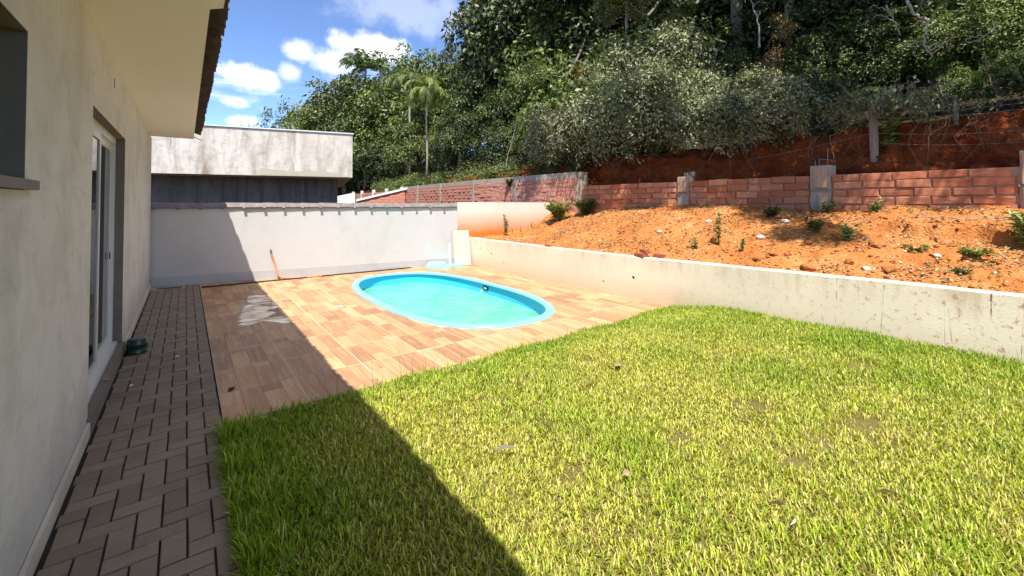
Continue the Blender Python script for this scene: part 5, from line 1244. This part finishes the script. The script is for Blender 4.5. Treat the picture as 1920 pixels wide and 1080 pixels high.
branch('thin pale stems crossing the dark gap at right', [bp(1822, 78, 9.9), bp(1850, 68, 9.9), bp(1880, 40, 9.9)], .014, 8, 3)
branch('curved vine stems hanging in the green shrub at right', [bp(1850, 95, 10.0), bp(1858, 140, 9.9), bp(1872, 185, 9.9)], .012, 9, 7, 'root')
branch('orange brown fallen limb left of the fence post', [bp(1573, 155, 9.9), bp(1592, 175, 9.85), bp(1615, 192, 9.8)], .028, 10, 3, 'root')
branch('grey twigs over the olive shrub by the wall step', [bp(1050, 118, 10.3), bp(1080, 112, 10.2), bp(1105, 120, 10.2)], .014, 11, 8)
branch('thin stick lying across the cut ledge on the dirt', [(7.75, .35, terr_z(7.75, .35) + .10), (7.85, .9, terr_z(7.85, .9) + .07), (7.9, 1.5, terr_z(7.9, 1.5) + .04)], .010, 12, 2)

# ------------------------------------------------------------------ weeds on the terrace
def weed(lab, x, y, h, n, spread, ln, wd, cols, seed, z=None, cat='weed', name='weed', group=None):
    r = np.random.default_rng(seed); z = terr_z(x, y) if z is None else z; t = thing(name, lab, cat, (x, y, z - .01), 0, group); L = Leaves(seed); mb = MB()
    for k in range(n):
        a = r.uniform(0, 6.28); tip = np.array([math.cos(a) * spread * r.uniform(.3, 1), math.sin(a) * spread * r.uniform(.3, 1), h * r.uniform(.65, 1.0)]); P = [np.zeros(3), tip * A_([.35, .35, .5]), tip]
        mb.tube(P, [.005, .004, .002], 5); m = max(6, int(h / ln * 7)); tt = r.uniform(.15, 1, m)[:, None]; p = np.where(tt < .5, tt * 2 * P[1], P[1] + (tt - .5) * 2 * (tip - P[1]))
        d = unit(r.normal(0, 1, (m, 3)) * A_([1, 1, .3]) + A_([0, 0, .45])); nr = unit(r.normal(0, .4, (m, 3)) + A_([0, 0, 1])); L.add(p, d, nr, ln * r.uniform(.6, 1.1, m), wd * r.uniform(.7, 1.1, m), cols[r.integers(len(cols), size=m)] * r.uniform(.7, 1.2, (m, 1)))
    mb.build('stem', MT['blade_stem'], t); link('foliage', L.mesh('foliage', MT['leaf']), t)
MT['blade_stem'] = simple('green_stem', (.10, .13, .04), .7, .2)
def grass_tuft(lab, x, y, h, n, spread, seed, z=None, dry=.3):
    r = np.random.default_rng(seed); z = terr_z(x, y) if z is None else z; t = thing('grass_tuft', lab, 'grass tuft', (x, y, z - .01), 0); mb = MB()
    for k in range(n):
        a = r.uniform(0, 6.28); hh = h * r.uniform(.5, 1.0); s = spread * r.uniform(.2, 1); w_ = .005
        P = [Vector((math.cos(a) * s * f * f, math.sin(a) * s * f * f, hh * (f - .25 * f ** 3))) + Vector((r.uniform(-.05, .05) * spread, 0, 0)) for f in np.linspace(0, 1, 5)]; sd = Vector((-math.sin(a), math.cos(a), 0)) * w_
        vs = []; 
        for i, p in enumerate(P): ww = sd * (1 - .85 * i / 4); vs += [p - ww, p + ww]
        mb.add(vs, [(2 * i, 2 * i + 1, 2 * i + 3, 2 * i + 2) for i in range(4)])
    mb.build('blades', MT['tuft'], t)
MT['tuft'] = simple('tuft_blade', (.19, .21, .07), .6, .3, var=.5, sc=25)
WG = A_([[.17, .23, .08], [.22, .28, .12], [.13, .19, .06]])
weed('tall feathery weed by the cream wall', 6.95, 9.45, .58, 4, .06, .08, .014, WG, 1)
weed('tall single weed on the dirt above the retaining wall', 6.62, 3.42, .56, 3, .06, .075, .013, WG, 2)
weed('low feathery weed left of the tall single one', 6.45, 3.72, .20, 4, .07, .05, .010, WG, 3)
weed('small feathery weed right of the tall single one', 6.50, 3.02, .24, 3, .05, .05, .010, WG, 4)
weed('tall pale green weed on the ledge at right', 7.55, .36, .52, 12, .17, .13, .018, WG * 1.3, 5)
weed('bright leafy weed in front of the ledge', 7.15, 1.92, .22, 9, .14, .11, .018, WG * 1.25, 6)
weed('dark leafy weed in the shade patch', 7.25, 2.35, .22, 10, .15, .10, .018, DK * 1.6, 7)
weed('round dark green weed on top of the mound', 7.85, 3.15, .20, 14, .18, .09, .018, DK * 1.5, 8)
weed('small weed at the foot of the sunlit blocks', 8.45, 1.95, .22, 6, .12, .10, .016, WG * 1.2, 9)
weed('small weed at the foot of the rebar pillar', 8.52, 2.55, .22, 5, .12, .10, .016, WG, 10)
weed('low creeping weed at the right end of the terrace', 6.95, .72, .10, 14, .22, .07, .016, LG, 11)
weed('sparse creeping weed at the right, below the ledge', 7.05, 1.25, .08, 10, .20, .06, .015, LG, 12)
weed('flat dark weed on the bare dirt at the right', 6.60, .78, .06, 8, .16, .08, .016, WG, 13)
weed('thick green bush where the cream wall meets the bank', 8.25, 8.75,   .55, 34, .46, .13, .030, MD * 1.9, 14, cat='bush')
weed('dark green bush against the base of the step in the wall', 8.60, 8.1, .46, 26, .38, .13, .028, MD * 1.4, 15, cat='bush')
weed('leafy sapling with large pale leaves beside the fence post', *atx(1672, 9.45)[:2], .75, 3, .14, .17, .035, LG * 1.2, 16, 2.45, 'sapling', 'sapling')
weed('leafy creeper over the far brick wall', *atx(955, 8.75)[:2], .32, 12, .25, .11, .024, LG, 17, 2.18, 'creeper', 'creeper')
weed('second creeper above the coping of the far wall', *atx(920, 9.1)[:2], .40, 10, .35, .12, .026, MD, 18, 2.45, 'creeper', 'creeper')
Lg = Leaves(44); n = 9000; gx_ = r3.uniform(6.2, 8.75, n); gy_ = r3.uniform(-1.5, 9.3, n)
gm = np.array([fbm(a * .9, b * .9, 31.0) for a, b in zip(gx_, gy_)]) + .55 * np.exp(-((gy_ - .6) / .9) ** 2 - ((gx_ - 7.0) / .55) ** 2) + .35 * (gx_ > 8.35); kk = gm > .34; gx_, gy_ = gx_[kk], gy_[kk]; n = len(gx_)
p = np.stack([gx_, gy_, [terr_z(a, b) + .004 for a, b in zip(gx_, gy_)]], 1)
Lg.add(p, unit(r3.normal(0, 1, (n, 3)) * A_([1, 1, .3]) + A_([0, 0, .55])), unit(r3.normal(0, .4, (n, 3)) + A_([0, 0, 1])), r3.uniform(.025, .075, n), r3.uniform(.004, .011, n), np.concatenate([LG * 1.2, A_([[.36, .27, .12], [.42, .34, .18]])])[r3.integers(6, size=n)] * r3.uniform(.7, 1.2, (n, 1)))
link('ground_cover', Lg.mesh('ground_cover', MT['leaf']), kind='stuff')
for q, (x, y, h, n, s, lab) in enumerate(((7.15, 9.42, .30, 9, .10, 'thin grass tuft right of the tall feathery weed'), (7.4, 9.38, .26, 10, .16, 'bent dry grass tuft by the cream wall'), (7.72, 9.3, .34, 12, .14, 'upright grass tuft by the middle of the cream wall'), (8.05, 9.15, .24, 14, .2, 'dry grass tuft below the green bush'),
        (8.4, 7.3, .30, 16, .22, 'grass tuft at the foot of the brown blocks'), (8.45, 6.6, .26, 10, .2, 'pale grass tuft left of the stub pillar'), (8.5, 5.55, .36, 10, .26, 'arching grass beside the stub pillar'), (8.5, 4.6, .24, 16, .2, 'grass tuft right of the stub pillar'), (8.5, 4.1, .22, 14, .2, 'green grass tuft on the crest of the mound'), (8.5, 2.95, .25, 12, .16, 'grass tuft left of the rebar pillar'), (8.55, 2.3, .2, 10, .14, 'short grass right of the rebar pillar'))):
    grass_tuft(lab, x, y, h, n, s, q)
# seed stalks standing over the lawn's edge
r5 = random.Random(4)
for k in range(26):
    x = r5.choice((r5.uniform(.9, 2.2), r5.uniform(2.0, 5.0))); y = lawn_edge(x) - r5.uniform(0, .12); z = lawn_z(x, y); h = r5.uniform(.16, .30)
    P = [(0, 0, 0), (r5.uniform(-.02, .02), .01, h * .5), (r5.uniform(-.06, .06), r5.uniform(0, .05), h)]
    mb = MB().tube(P, [.0016, .0013, .0008], 4); e = Vector(P[2])
    for j in range(3): mb.tube([e, e + Vector((r5.uniform(-.03, .03), r5.uniform(-.02, .03), r5.uniform(-.005, .03)))], [.0012, .0006], 4)
    o = mb.build('seed_stalk', MT['tuft'], None, label='thin grass seed stalk standing above the lawn edge by the deck', category='grass stalk', group='seed stalks along the lawn edge'); o.location = (x, y, z)
